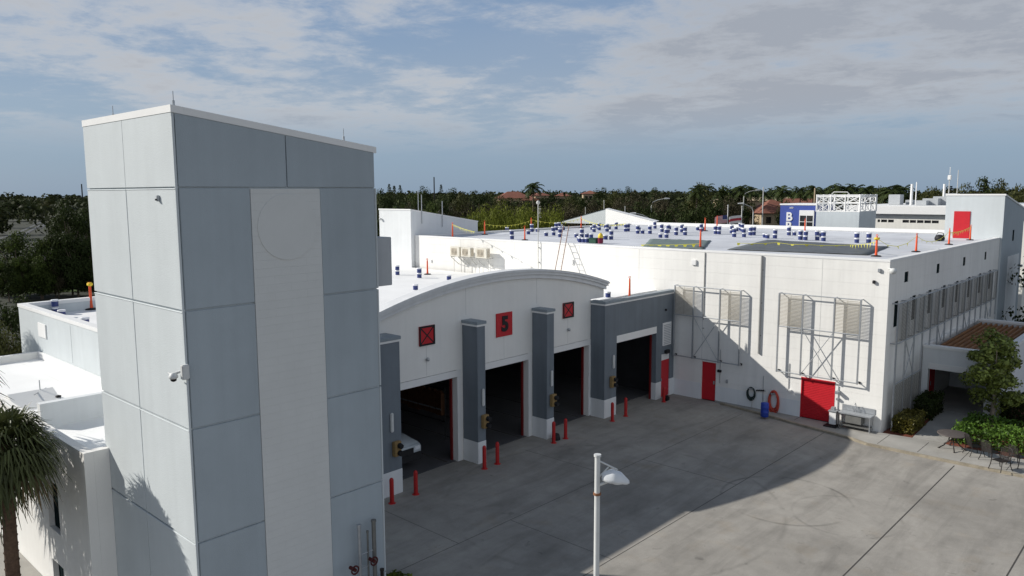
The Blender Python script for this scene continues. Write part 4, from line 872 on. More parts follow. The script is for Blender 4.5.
# flags
def flag(px, y0, D, label, kind):
    p = at(px, y0, d=D); t = thing('flag_pole', (p.x, p.y, 0), label, 'flag pole')
    b = MB(); b.tube([(p.x, p.y, 0), (p.x, p.y, p.z)], .06, 8); b.lathe([(.02, 0), (.1, .06), (.1, .12), (.02, .18)], (p.x, p.y, p.z), 8); b.build('pole', 'trim', t)
    rr = -Vector((rt.x, rt.y, 0)).normalized(); W, H = 2.0, 1.15; n = 10; b = MB(); off = Vector((0, 0, -1.3 if kind else -1.2))
    def P(s, v): return p+rr*(W*s)+Vector((.12*math.sin(s*7), .16*math.sin(s*7), -H*v-.35*s*s))+off
    for k in range(n):
        for j in range(13 if kind else 3):
            J = 13 if kind else 3; s0, s1 = k/n, (k+1)/n; mi = (j % 2) if kind else (0 if j == 1 else 1)
            if kind and s0 < .4 and j < 7: mi = 2
            b.quad(P(s0, j/J), P(s1, j/J), P(s1, (j+1)/J), P(s0, (j+1)/J), mi=mi)
    b.build('flag', ['flag_red', 'flag_white', 'navy'], t)
flag(728, 206, 118, 'flag pole flying a red, white and blue striped flag', 1)
flag(742, 207, 120, 'flag pole flying a pale pink and white flag', 0)

# ------------------------------------------------------------------ roof clutter: pails, posts, tapes, tarps
ZR = 8.55
b = MB(); b.lathe([(.135, 0), (.14, .02), (.150, .10)], (0, 0, 0), 12, 1); b.lathe([(.151, .10), (.158, .27)], (0, 0, 0), 12, 0); b.lathe([(.16, .27), (.17, .29), (.17, .335), (.155, .35)], (0, 0, 0), 12, 1)
b.lathe([(.1515, .02), (.154, .10)], (0, 0, 0), 12, 0)
PAIL = b.build('pail', ['navy', 'pail']); tag(PAIL, 'pail', 'pail')
pails_used = [False]
def pail(x, y, z, label, group):
    if not pails_used[0]: pails_used[0] = True; PAIL.location = (x, y, z); tag(PAIL, label, 'pail', group); return PAIL
    return dup(PAIL, (x, y, z), random.random()*6, label, group, 1.0+random.uniform(-.04, .04))
MAINL = ('navy-banded white pail set down on the grey-white main roof', 'pails on the main roof')
main_list = []
for x, y, n in ((120, 275, 1), (160, 275, 2), (232, 218, 1), (250, 235, 2), (275, 212, 1), (288, 222, 2), (345, 232, 2), (362, 215, 1), (382, 215, 2), (375, 290, 2), (332, 290, 1), (480, 232, 2), (497, 230, 2), (569, 247, 2), (588, 247, 2), (578, 225, 1), (658, 213, 1), (695, 210, 2), (745, 235, 2), (790, 240, 2), (802, 215, 1), (735, 277, 1), (780, 278, 2), (850, 258, 2), (878, 258, 2), (892, 237, 2), (1008, 222, 1), (333, 205, 1)):
    main_list.append((560+x/7.314, 200+y/7.314, n))
for x, y, n in ((135, 112, 1), (155, 122, 2), (258, 140, 2), (286, 142, 2), (378, 135, 2), (398, 162, 2), (412, 118, 1), (426, 162, 2), (440, 115, 2), (456, 122, 2), (515, 150, 2), (541, 148, 2), (620, 167, 1), (638, 172, 1), (653, 172, 2), (797, 150, 2), (880, 183, 2), (918, 186, 2), (1002, 186, 2), (1018, 160, 1)):
    main_list.append((680+x/7.314, 215+y/7.314, n))
for x, y, n in ((437, 545, 2), (712, 560, 2), (754, 560, 2)): main_list.append((770+x/8.225, 175+y/8.225, n))
for x, y, n in ((527, 178, 2), (490, 116, 1), (647, 142, 1), (672, 124, 2), (684, 124, 1), (777, 155, 1), (830, 150, 2), (880, 163, 2), (850, 112, 2), (872, 110, 2), (885, 97, 1), (998, 165, 1), (1016, 190, 1)): main_list.append((440+x/7.314, 215+y/7.314, n))
seen = []
for px, py, n in main_list:
    p = at(px, min(py, 256), z=ZR)
    if p.y > 69: p = at(px, py+1.5, z=ZR)
    if p.y > 68.9 or p.y < YB+.6: continue
    for tries in range(6):
        if all((p.x-q.x)**2+(p.y-q.y)**2 > .13 for q in seen): break
        p = p+Vector((.4, .1, 0))
    seen.append(p)
    for k in range(n): pail(p.x+random.uniform(-.02, .02), p.y+random.uniform(-.02, .02), ZR+.352*k, *MAINL)
    if n == 2 and random.random() < .08:      # a second stack close by
        q = p+Vector((.36, .16, 0)); seen.append(q)
        pail(q.x, q.y, ZR, *MAINL)
# drums at the front edge
for k, (px, py) in enumerate(((580, 242.4), (583.5, 242.6), (587, 242.8))):
    p = at(px, py, z=ZR); pail(p.x, p.y, ZR, 'navy pail in the row of three at the front edge of the main roof', 'row of pails at the roof edge')
ZL = 6.15
for px, py, n, l in ((397.5, 275, 2, 'navy-banded pail behind the tower on the lower roof'), (419.4, 278, 2, 'stacked navy pail beside the orange cone on the lower roof'), (449, 280, 1, 'single white pail behind the left flank of the arch'), (415.6, 290, 1, 'navy pail nearest the tower, on the lower roof by the arch')):
    p = at(px, py, z=ZL)
    for k in range(n): pail(p.x, p.y, ZL+.352*k, l, 'pails on the lower roof')
for px, py, n, l in ((82, 309, 2, 'stacked navy pail on the pale block roof left of the tower'), (100, 313, 1, 'navy pail lying mid-roof on the pale block left of the tower'), ):
    pass
for px, py, n, l in ((51.5, 311, 2, 'stacked navy pail on the pale block roof, farthest left'), (62, 317.5, 1, 'navy pail on the pale block roof, middle of three'), (85.5, 325.5, 1, 'navy pail on the pale block roof, nearest the tower')):
    p = Vector((-40.3, 11.75, 6.4)) if px < 55 else at(px, py, z=6.4)
    for k in range(n): pail(p.x, p.y, 6.4+.352*k, l, 'pails on the pale block roof')
p = at(608, 297.5, z=ZL); pail(p.x, p.y, ZL, 'navy pail behind the slate garage parapet', None)

# delineator posts with black rubber bases
def post_proto():
    t = thing('delineator_post', (0, 0, 0), 'post', 'delineator post')
    b = MB(); b.lathe([(.26, 0), (.27, .03), (.22, .06), (.07, .08)], (0, 0, 0), 14); b.build('rubber_base', 'black', t)
    b = MB(); b.lathe([(.075, .06), (.06, .25), (.05, 1.0), (.03, 1.03), (.03, 1.1)], (0, 0, 0), 12); b.build('tube', 'orange', t)
    b = MB(); b.tube([(.07*math.cos(k), 0, 1.12+.05*math.sin(k)) for k in np.linspace(0, 2*math.pi, 10, endpoint=False)], .016, 6, closed=True); b.build('grip', 'orange', t)
    return t
POST = post_proto(); first = [True]; POSTS = {}
def post(key, px, py, z, label, s=1.0):
    p = at(px, py, z=z); POSTS[key] = p
    if first[0]: first[0] = False; POST.location = p; POST['label'] = label; POST['group'] = 'orange delineator posts on the roofs'; POST.scale = (s,)*3
    else: dup(POST, p, random.random()*6, label, scale=s)
post('a', 452.7, 237.5, ZR, 'orange post against the left white stair block, first of the taped line')
post('b', 484.8, 234.8, ZR, 'orange post on a black base right of the left stair block')
post('c', 531.3, 230.8, ZR, 'orange post at the back of the roof above the condensers', 1.0)
post('d', 524.8, 240.2, ZR, 'orange post at the roof front edge left of the thin mast', .9)
post('e', 581.2, 228.2, ZR, 'orange post before the shaded half of the rooftop peak')
post('f', 700.3, 247.8, ZR, 'orange post standing on the green-grey tarp edge')
post('g', 705, 231, ZR, 'orange post at the back parapet, left of the flags')
post('h', 717, 227.8, ZR, 'orange post at the back parapet below the striped flag')
post('i', 804.8, 231.8, ZR, 'orange post in front of the window of the blue block')
post('j', 876, 256.5, ZR, 'orange post with yellow tape at the front right corner of the roof')
post('k', 916, 252.0, ZR, 'orange post, nearest of three along the right roof edge', .92)
post('l', 948.8, 244.7, ZR, 'orange post, second of three along the right roof edge', .92)
post('m', 970, 240.2, ZR, 'orange post beside the red rooftop door', .92)
post('n', 427.5, 274.5, ZL, 'orange cone-like post on the lower roof behind the arch')
post('o', 629.5, 297, ZL, 'orange post behind the slate garage parapet')
post('p', 91.5, 309.5, 6.4, 'orange post with a yellow top beside the tower on the pale block roof', 1.15)
b = MB(); p = POSTS['p']; b.bbox(p.x-.16, p.x+.16, p.y-.1, p.y+.1, 7.56, 7.74, .04); tag(b.build('warning_lamp', 'yellow', origin=(p.x, p.y, 7.56)), 'yellow warning lamp on the post beside the tower', 'warning lamp')
p = POSTS['j']; b = MB(); b.tube([(p.x+.09*math.cos(k), p.y+.09*math.sin(k), 9.5+.02*math.sin(3*k)) for k in np.linspace(0, 6.28, 12, endpoint=False)], .06, 6, closed=True); tag(b.build('tape_roll', 'yellow', origin=(p.x, p.y, 9.4)), 'wad of yellow tape round the corner post', 'tape')

def pennants(pts, label, sag=.18, step=.55, m='flag_y', size=.16, name='pennant_line'):
    t = thing(name, pts[0], label, 'pennant line', 'yellow pennant lines on the roof'); b = MB(); f = MB()
    for a, c in zip(pts[:-1], pts[1:]):
        a, c = Vector(a), Vector(c); n = max(2, int((c-a).length/step)); prev = a
        for k in range(1, n+1):
            s = k/n; q = a.lerp(c, s)-Vector((0, 0, 4*sag*s*(1-s))); b.tube([prev, q], .014, 4)
            d = (q-prev).normalized()*size*.6; w = Vector((random.uniform(-.06, .06), random.uniform(-.06, .06), -size*random.uniform(.8, 1.5)))
            f.add([prev, prev+d*1.6, prev+d*.8+w], [(0, 1, 2)]); prev = q
    b.add(f.v, f.f); b.build('pennants', m, t)
T = lambda k, h=1.02: POSTS[k]+Vector((0, 0, h))
pennants([T('a'), at(475, 232, z=9.4)], 'short yellow pennant line before the left stair block', .05)
pennants([T('b', .9), T('c', .95)], 'yellow pennant line rising from the stair block along the back of the roof', .3)
pennants([T('c'), T('e', .95), at(626, 223.5, z=9.4)], 'yellow pennant line across the rooftop peak', .35)
pennants([at(641, 244.8, z=8.62), T('f', .25)], 'yellow pennant line along the green-grey tarp', .04, .5, size=.28)
pennants([at(737, 243, z=8.7), at(777, 242.6, z=8.75), at(805, 244.4, z=8.7), at(850, 245, z=8.7), T('j', .8)], 'yellow pennant line across the dark tarp to the corner post', .06, .7, size=.22)
pennants([T('j', .95), T('k', .9), T('l', .9)], 'yellow tape between the corner post and the right edge posts', .5, 1.0)
pennants([T('l', .8), T('m', .95)], 'yellow tape crossing in front of the red rooftop door', .12, .3, 'yellow', .2)
def tarp(name, corners, m, label):
    P = [at(x, y, z=ZR+.02) for x, y in corners]; n = 14; b = MB(); g = []
    for i in range(n+1):
        for j in range(n+1):
            q = P[0].lerp(P[1], i/n).lerp(P[3].lerp(P[2], i/n), j/n); q.z = ZR+.02+.035*abs(math.sin(i*1.9+j*.7))*(.4+.6*random.random()); g.append(q)
    fs = [(i*(n+1)+j, (i+1)*(n+1)+j, (i+1)*(n+1)+j+1, i*(n+1)+j+1) for i in range(n) for j in range(n)]
    b.add(g, fs, 0, True); o = b.build(name, m, origin=P[0]); tag(o, label, 'tarp')
    md = o.modifiers.new('thickness', 'SOLIDIFY'); md.thickness = .012
tarp('roof_tarp', ((642.5, 247.2), (704, 249.2), (711, 240.6), (650.5, 238.8)), 'tarp_g', 'smaller green-grey tarp spread on the roof near the front edge')
tarp('roof_tarp', ((727, 249.6), (868, 255.2), (889, 246.8), (767, 240)), 'tarp', 'long dark grey tarp spread along the front edge of the roof')
M['crate'] = mat('dark_green_plastic', (.02, .07, .045), .5, .1, 8)
M['leaf_o'] = mat('glossy_olive_leaf', (.19, .23, .05), .42, .25, .8, island=.6, trans=.25)
M['leaf_yh'] = mat('yellowed_hedge_leaf', (.13, .115, .022), .5, .25, .8, island=.5, trans=.25)
M['bark_pale'] = mat('pale_bark', (.30, .25, .19), .9, .2, 6, .4, 20)
M['copper'] = mat('pale_copper_roof', (.22, .38, .30), .6, .1, 2)
M['maroon'] = mat('maroon_plastic', (.18, .015, .05), .5, .1, 8)
# red bin with a yellow bag, green crate, dark bag
p = at(600.5, 243.6, z=ZR); t = thing('waste_bin', p, 'dark red bin with a yellow bag on top near the front roof edge', 'bin'); b = MB(); b.lathe([(.16, 0), (.18, .1), (.19, .36), (.2, .38)], p, 12); b.build('bin_body', 'maroon', t); b = MB(); b.lathe([(.15, .38), (.19, .44), (.15, .62), (.07, .68), (.08, .72)], p, 10); b.build('bag', 'yellow', t)
p = at(594, 243.2, z=ZR); b = MB(); b.bbox(p.x-.3, p.x+.3, p.y-.2, p.y+.2, ZR, ZR+.3, .02); b.bbox(p.x-.32, p.x+.32, p.y-.22, p.y+.22, ZR+.3, ZR+.36, .02); tag(b.build('storage_crate', 'crate', origin=p), 'dark green crate beside the maroon bin on the roof', 'crate')
p = at(939.5, 241, z=ZR); t = thing('tool_bag', p, 'dark tool bag lying open on the roof left of the red rooftop door', 'bag')
b = MB(); b.lathe([(.05, 0), (.3, .04), (.34, .2), (.26, .38), (.08, .44)], p, 12); b.build('bag_body', 'black', t); b = MB(); b.tube([p+Vector((-.25, 0, .3)), p+Vector((-.12, 0, .6)), p+Vector((.2, 0, .56)), p+Vector((.28, 0, .25))], .03, 6); b.build('strap', 'black', t)

# ------------------------------------------------------------------ entrance porch on the right
def porch():
    t = thing('entrance_porch', (-9.6, 52, 0), 'shaded grey-white entrance porch with a brown ribbed roof on the right wall', 'porch')
    x0, x1, y0, y1, zt = XR+.03, -8.05, 46.1, 58.2, 3.6
    b = MB(); b.box(x0, -11.5, y0, y0+.35, 0, zt-.16); b.box(-11.5, -8.75, y0, y0+.35, 2.3, zt-.16); b.box(-8.75, x1, y0, y0+.35, 0, zt-.16)
    b.box(x1-.3, x1, y0+.352, y1, 0, zt-.16); b.box(x0, x1-.302, y1-.3, y1, 0, zt-.16); b.build('wall', 'palew', t)
    b = MB(); e = .06
    b.bbox(x0, x1+e, y0-e, y0+.4, zt-.158, zt, .012); b.bbox(x1-.36, x1+e, y0+.402, y1+e, zt-.158, zt, .012); b.bbox(x0, x1-.362, y1-.36, y1+e, zt-.158, zt, .012); b.bbox(x0, x0+.14, y0+.402, y1-.362, zt-.158, zt, .012); b.build('coping', 'trim', t)
    b = MB(); b.box(-11.5, -8.75, y0-.03, y0-.002, 2.3, 2.62); b.build('header', 'trim', t)
    # ribbed metal roof, ridges running front to back
    b = MB(); n = 11; xa, xb = x0+.15, x1-.37; w = (xb-xa)/n; sec = []
    for k in range(n): sec += [(xa+k*w, 3.16), (xa+k*w+w*.55, 3.16), (xa+k*w+w*.65, 3.30), (xa+k*w+w*.9, 3.30)]
    sec.append((xb, 3.16)); m_ = len(sec)
    vs = [(x, y0+.41, z) for x, z in sec]+[(x, y1-.37, z+.1) for x, z in sec]
    b.add(vs, [(i, i+1, m_+i+1, m_+i) for i in range(m_-1)]); b.build('ribbed_roof', 'brown', t)
    b = MB(); b.box(x0, x1-.31, y0-.02, y1-.31, -.1, .105); b.build('porch_floor', 'walk', t)
    b = MB(); b.box(XR+.031, XR+.09, 47.6, 48.6, .11, 2.25); d = b.build('door', 'red', t); b = MB(); b.tube([(XR+.12, 47.7, 1), (XR+.12, 47.7, 1.25)], .02, 6); b.build('handle', 'steel', d)
    b = MB(); b.box(x0, x1-.31, y1-6, y1-5.8, .106, 3.1); b.build('inner_wall', 'palew', t)
    b = MB(); b.box(-10.0, -8.8, y1-6.05, y1-6.002, 1.0, 2.3); b.build('window', 'glass', t)
porch()

# ------------------------------------------------------------------ foliage
def quads_obj(name, Q, m, parent=None, origin=(0, 0, 0)):
    """Q: (n,4,3) leaf faces"""
    Q = np.asarray(Q, dtype=np.float32)-np.asarray(origin, dtype=np.float32); n = len(Q)
    me = bpy.data.meshes.new(name); me.vertices.add(n*4); me.vertices.foreach_set('co', Q.reshape(-1))
    me.loops.add(n*4); me.loops.foreach_set('vertex_index', np.arange(n*4, dtype=np.int32))
    me.polygons.add(n); me.polygons.foreach_set('loop_start', np.arange(0, n*4, 4, dtype=np.int32))
    me.update(calc_edges=True); me.validate()
    for mm in (m if isinstance(m, list) else [m]): me.materials.append(M[mm])
    o = bpy.data.objects.new(name, me); COL.objects.link(o)
    if parent: o.parent = parent
    else: o.location = origin
    return o
def leaves(P, size, asp=.55, droop=.0, up_bias=.35, nrm=None, jit=.55):
    """leaf quads at points P (n,3), facing outwards from their clump where normals are given"""
    n = len(P); nn = rng.normal(size=(n, 3)); nn[:, 2] += up_bias*2
    if nrm is not None: nn = nrm+jit*rng.normal(size=(n, 3))
    nn /= np.linalg.norm(nn, axis=1, keepdims=True)+1e-6
    a = rng.normal(size=(n, 3)); a[:, 2] -= droop; a -= nn*np.sum(a*nn, axis=1, keepdims=True); a /= np.linalg.norm(a, axis=1, keepdims=True)+1e-6
    w = np.cross(nn, a); s = (size*(.6+.8*rng.random(n)))[:, None]; a = a*s; w = w*s*asp
    return np.stack([P-a*.5, P+w*.5, P+a*.5, P-w*.5], axis=1)
def clump_points(c, rad, n, nclump, csize):
    """points on clumps spread through an ellipsoid, thin gaps between; also their outward directions"""
    c = np.array(c); rad = np.array(rad)
    d = rng.normal(size=(nclump, 3)); d /= np.linalg.norm(d, axis=1, keepdims=True); d *= (.35+.65*rng.random((nclump, 1))**.5)
    cc = c+d*rad*rng.uniform(.8, 1.08, size=(nclump, 1)); idx = rng.integers(0, nclump, n)
    q = rng.normal(size=(n, 3)); q /= np.linalg.norm(q, axis=1, keepdims=True); q2 = q*rng.uniform(.55, 1, size=(n, 1))
    return cc[idx]+q2*csize*np.array([1, 1, .75])*(.6+.8*rng.random((nclump, 1)))[idx], q+.5*(d*np.array([1, 1, 1]))[idx]
def limb_mb(c, h, rad, r, nl=6, seed=1):
    random.seed(seed); b = MB(); x, y = 0, 0
    fork = h*.35
    b.tube([(0, 0, -.15), (.03*h*.3, .02, fork*.5), (.02*h, -.02*h, fork)], r, 8, r1=r*.75)
    for k in range(nl):
        a = 2*math.pi*k/nl+random.uniform(-.4, .4); R_ = rad*random.uniform(.5, .85); e = Vector((.02*h+R_*math.cos(a), R_*math.sin(a), h*random.uniform(.6, .85)))
        s = Vector((.02*h, -.02*h, fork*.95)); mid = s.lerp(e, .5)+Vector((0, 0, h*.04)); b.tube([s, mid, e], r*.5, 6, r1=r*.14)
    b.tube([(.02*h, -.02*h, fork*.97), (.01*h, 0, h*.8)], r*.7, 6, r1=r*.15)
    return b
def tree(name, loc, h, rad, leaf, label, n=1500, size=.35, group=None, seed=1, nclump=26, squash=.62, cat='tree'):
    t = thing(name, (0, 0, 0), label, cat, group)
    limb_mb((0, 0, 0), h, rad, max(.08, h*.022), 7, seed).build('trunk', 'bark', t)
    zc_ = h-(h*.5)*squash-h*.06; cr_ = (rad, rad, h*.5*squash+h*.08)
    P, nm = clump_points((0, 0, zc_), cr_, n, nclump, rad*.36); k = P[:, 2] > h*.12
    quads_obj('crown', leaves(P[k], size, nrm=nm[k]), leaf, t)
    t.location = loc; return t
tree('shade_tree', (-8.12, 44.75, .07), 5.1, 1.28, 'leaf_o', 'small round-crowned tree with a pale trunk before the entrance porch', 6000, .19, seed=4, nclump=60, squash=.78)
bpy.data.objects['trunk'].data.materials[0] = M['bark_pale']

def hedge(name, c, dims, leaf, label, n=1600, size=.14, cat='hedge'):
    cx, cy, z0 = c; dx, dy, dz = dims; P = rng.random((n, 3))-.5
    ax = rng.integers(0, 4, n); P[ax == 0, 2] = .5-.08*rng.random((ax == 0).sum()); m1 = ax == 1; P[m1, 0] = np.sign(P[m1, 0])*(.5-.06*rng.random(m1.sum())); m2 = ax == 2; P[m2, 1] = np.sign(P[m2, 1])*(.5-.06*rng.random(m2.sum()))
    P = P*np.array([dx, dy, dz])+np.array([cx, cy, z0+dz/2]); P += rng.normal(size=P.shape)*.05
    P[:, 2] += .12*np.sin(P[:, 0]*2.3+1)*np.cos(P[:, 1]*1.9)*(P[:, 2]-z0)/dz
    t = thing(name, (cx, cy, z0), label, cat); quads_obj('foliage', leaves(P, size, .6), leaf, t, (cx, cy, z0))
    b = MB()
    for k in range(9): x, y = cx+random.uniform(-.4, .4)*dx, cy+random.uniform(-.4, .4)*dy; b.tube([(x, y, z0-.05), (x+random.uniform(-.1, .1), y+random.uniform(-.1, .1), z0+dz*.8)], .02, 5, r1=.008)
    b.build('stems', 'bark', t); return t
hedge('clipped_hedge', (-11.05, 41.35, .07), (.9, 2.2, .72), 'leaf_yh', 'low clipped yellow-green hedge at the white building corner', 3400, .12)
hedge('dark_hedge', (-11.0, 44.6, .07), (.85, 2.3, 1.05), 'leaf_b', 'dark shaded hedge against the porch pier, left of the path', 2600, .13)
hedge('green_shrubs', (-5.4, 42.1, .07), (6.9, 3.4, .75), 'leaf_g', 'broad bright green shrub bed behind the patio chairs', 11000, .15, 'shrub')
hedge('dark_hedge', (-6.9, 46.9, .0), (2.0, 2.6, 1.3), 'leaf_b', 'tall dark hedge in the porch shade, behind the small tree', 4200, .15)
tree('dark_tree', (-8.0, 66.5, 0), 8.3, 3.5, 'leaf_b', 'dark broad tree behind the porch, touching the right picture edge', 5200, .32, seed=9, nclump=46, squash=.95)

# ------------------------------------------------------------------ patio table and chairs on the sidewalk
ZS = .102
def patio_table(px, py):
    p = at(px, py, z=ZS); t = thing('patio_table', p, 'round brown patio table on curved legs at the edge of the shrub bed', 'table')
    b = MB(); b.lathe([(.05, .70), (.62, .70), (.66, .72), (.66, .745), (.62, .755), (.04, .757)], p, 24); b.build('tabletop', 'patiotop', t)
    for k in range(4):
        a = k*math.pi/2+.4; c, s = math.cos(a), math.sin(a); b = MB(); b.tube([p+Vector((c*.12, s*.12, .69)), p+Vector((c*.16, s*.16, .4)), p+Vector((c*.34, s*.34, .16)), p+Vector((c*.55, s*.55, .015))], .028, 6); b.lathe([(.05, 0), (.05, .02), (.02, .03)], p+Vector((c*.55, s*.55, 0)), 8); b.build('leg', 'patio', t)
    b = MB(); b.tube([p+Vector((.2*math.cos(k), .2*math.sin(k), .36)) for k in np.linspace(0, 6.28, 16, endpoint=False)], .014, 6, closed=True); b.build('ring', 'patio', t)
patio_table(952, 449)
def chair_proto():
    t = thing('patio_chair', (0, 0, 0), 'chair', 'chair'); G = 'patio'
    b = MB(); b.bbox(-.25, .25, -.24, .25, .42, .445, .01); b.build('seat', G, t)
    b = MB(); b.tube([(-.24, .25, .44), (-.25, .34, .9), (-.15, .36, .95), (.15, .36, .95), (.25, .34, .9), (.24, .25, .44)], .016, 6)
    for k in range(11): b.tube([(-.22, .255+.009*k, .46+.042*k), (.22, .255+.009*k, .46+.042*k)], .011, 4)
    for k in range(9): b.tube([(-.2+.05*k, .255, .45), (-.2+.05*k, .345, .93)], .008, 4)
    b.build('backrest', G, t)
    for s in (-1, 1):
        b = MB(); b.tube([(s*.25, -.22, .43), (s*.26, -.26, .22), (s*.29, -.32, .01)], .018, 6); b.build('leg', G, t)
        b = MB(); b.tube([(s*.25, .24, .43), (s*.26, .28, .2), (s*.29, .36, .01)], .018, 6); b.build('leg', G, t)
        b = MB(); b.tube([(s*.26, -.22, .44), (s*.29, -.24, .64), (s*.29, .0, .67), (s*.25, .3, .66)], .016, 6); b.build('armrest', G, t)
    return t
CH = chair_proto()
for k, (px, py, rz, l) in enumerate(((974, 455, 2.3, 'dark metal patio chair next to the brown table, leftmost of the chairs'), (990, 460.5, 2.7, 'dark metal patio chair, second from the table, back to the shrubs'), (1000, 470, -.5, 'dark metal patio chair pulled out towards the kerb'), (1018, 466, 2.6, 'dark metal patio chair at the right picture edge'))):
    p = at(px, py, z=ZS)
    if k == 0: CH.location = p; CH.rotation_euler = (0, 0, rz); tag(CH, l, 'chair', 'patio chairs on the sidewalk')
    else: dup(CH, p, rz, l)

# ------------------------------------------------------------------ lamp post in the yard
def yard_lamp():
    base = Vector((-8.02, 10.9, 0)); t = thing('yard_lamp', base, 'white lamp post with a bracketed lamp standing in the concrete yard', 'lamp post')
    b = MB(); b.tube([base, base+Vector((0, 0, 7.27))], .058, 14, r1=.05); b.tube([base+Vector((0, 0, 7.27)), base+Vector((0, 0, 7.31))], .066, 14); b.build('pole', 'lamp_white', t)
    b = MB(); b.tube([base+Vector((0, 0, 6.55)), base+Vector((0, 0, 6.59))], .072, 14); b.build('clamp_band', 'rustband', t)
    b = MB(); b.lathe([(.2, 0), (.2, .03), (.1, .06)], base, 14); b.build('base_plate', 'lamp_white', t)
    d = Vector((rt.x, rt.y, 0)).normalized(); h = base+d*.36+Vector((0, 0, 6.86))
    b = MB(); b.tube([base+Vector((0, 0, 7.2)), base+d*.36+Vector((0, 0, 7.02))], .016, 6); b.tube([base+Vector((0, 0, 6.85)), base+d*.2+Vector((0, 0, 7.07))], .014, 6); b.tube([base+Vector((0, 0, 6.72)), base+d*.2+Vector((0, 0, 6.8))], .028, 8); b.build('bracket', 'lamp_white', t)
    # clam-shaped head with a ribbed shell
    b = MB(); n, m_ = 14, 12; vs = []; side = Vector((-d.y, d.x, 0))
    for i in range(n+1):
        s = i/n; L_ = .08+.50*s; w = .15*math.sin(math.pi*min(1, s*.93+.04))**.6; zt_ = .20*math.sin(math.pi*(s*.80+.16))**.8; tilt = -.06*s+.02*math.sin(s*20)*.35
        for j in range(m_+1):
            a = math.pi*j/m_; vs.append(base+d*L_+side*(w*math.cos(a))+Vector((0, 0, 6.83+tilt+zt_*1.1*math.sin(a))))
    k = m_+1; fs = [(i*k+j, i*k+j+1, (i+1)*k+j+1, (i+1)*k+j) for i in range(n) for j in range(m_)]
    fs += [(i*k, (i+1)*k, (i+1)*k+m_, i*k+m_) for i in range(n)]; fs += [tuple(range(k)), tuple(range(n*k, n*k+k))]
    b.add(vs, fs, 0, True); hd = b.build('lamp_head', 'lens', t)
    b = MB(); c = base+d*.36+Vector((0, 0, 6.80)); b.lathe([(.03, -.05), (.10, -.03), (.12, 0), (.10, .01)], c, 14); b.build('lens', 'lens', hd)
M['rustband'] = mat('rusty_band', (.22, .10, .05), .7, .3, 9)
yard_lamp()

# ------------------------------------------------------------------ palms near the camera
def fan_frond(stem0, dirv, L_, blade, droop, nseg=22, segs=3):
    """one fan leaf: a stalk and a folded fan of narrow blades; returns leaf quads and the stalk polyline"""
    d = Vector(dirv).normalized(); q = []; s0 = Vector(stem0)
    tip = s0+d*L_+Vector((0, 0, -droop*L_*.4)); side = d.cross(Vector((0, 0, 1))).normalized(); upv = side.cross(d).normalized()
    for k in range(nseg):
        a = -2.15+4.3*k/(nseg-1); ln = blade*(1-.22*abs(a)/2.1)*random.uniform(.85, 1.1)
        dd = (d*math.cos(a)+side*math.sin(a)+upv*(.16*math.cos(3*a))).normalized(); w = dd.cross(upv).normalized()*blade*.034
        p0 = tip; p1 = tip+dd*ln*.55+Vector((0, 0, -.06*blade)); p2 = tip+dd*ln+Vector((0, 0, -(.22+.5*droop)*blade*random.uniform(.6, 1.5)))
        q.append([p0-w*.5, p0+w*.5, p1+w, p1-w]); q.append([p1-w, p1+w, p2+w*.15, p2-w*.15])
    return q, [s0, s0.lerp(tip, .5)+Vector((0, 0, .05*L_)), tip]
def cabbage_palm(loc, h, r, label, nf=44, seed=2, group=None, lean=(0, 0), nseg=22, name='cabbage_palm'):
    random.seed(seed); t = thing(name, (0, 0, 0), label, 'palm', group)
    b = MB(); pts = [(lean[0]*(z/h)**2, lean[1]*(z/h)**2, z) for z in np.linspace(-.15, h, 10)]; b.tube(pts, .19, 12, r1=.14)
    for z in np.arange(.4, h-.2, .22): b.lathe([(.185-.05*z/h, 0), (.205-.05*z/h, .05), (.18-.05*z/h, .09)], (lean[0]*(z/h)**2, lean[1]*(z/h)**2, z), 10)
    b.build('trunk', 'palmbark', t)
    c = Vector((lean[0], lean[1], h)); Q, D, st = [], [], MB()
    for k in range(nf):
        a = k*2.39996+random.uniform(-.2, .2); el = 1.25-2.1*(k/nf)+random.uniform(-.12, .12); d = (math.cos(a)*math.cos(el), math.sin(a)*math.cos(el), math.sin(el))
        q, s = fan_frond(c, d, r*.52*random.uniform(.85, 1.15), r*.62, .45+.75*(k/nf), nseg); st.tube(s, .018, 4, r1=.009)
        (D if el < -.5 and random.random() < .55 else Q).extend(q)
    st.build('stalks', 'frond', t); quads_obj('crown', [[tuple(v) for v in f] for f in Q], 'frond', t)
    if D: quads_obj('dry_fronds', [[tuple(v) for v in f] for f in D], 'frond_dead', t)
    t.location = loc; return t
pp = at(2, 458, d=22.9)
cabbage_palm((pp.x, pp.y, 0), 5.72, 1.26, 'dark green fan palm with a brown trunk at the lower left, before the white wing', 84, 5, lean=(-.05, .1))
cabbage_palm((-26.6, 4.6, 0), 6.6, 1.7, 'fan palm beyond the left picture edge shading the white wing wall', 46, 8, 'fan palms beyond the left picture edge', nseg=16)
cabbage_palm((-24.2, 4.7, 0), 5.2, 1.5, 'fan palm beyond the left picture edge shading the white wing wall', 44, 12, 'fan palms beyond the left picture edge', nseg=16)
cabbage_palm((-28.6, 4.2, 0), 5.6, 1.7, 'fan palm beyond the left picture edge shading the white wing wall', 46, 18, 'fan palms beyond the left picture edge', nseg=16)
cabbage_palm((-44.2, 6.4, 0), 8.2, 1.6, 'fan palm beyond the left picture edge shading the pale block wall', 44, 15, nseg=14)
# shrub tip at the bottom edge beside the tower, dark shrubs by the pale block
p = at(407, 575, z=0); hedge('yellow_shrub', (p.x+.30, p.y-.75, 0), (1.0, .9, .16), 'leaf_y', 'yellow-green shrub tip at the bottom edge by the tower foot', 700, .16, 'shrub')

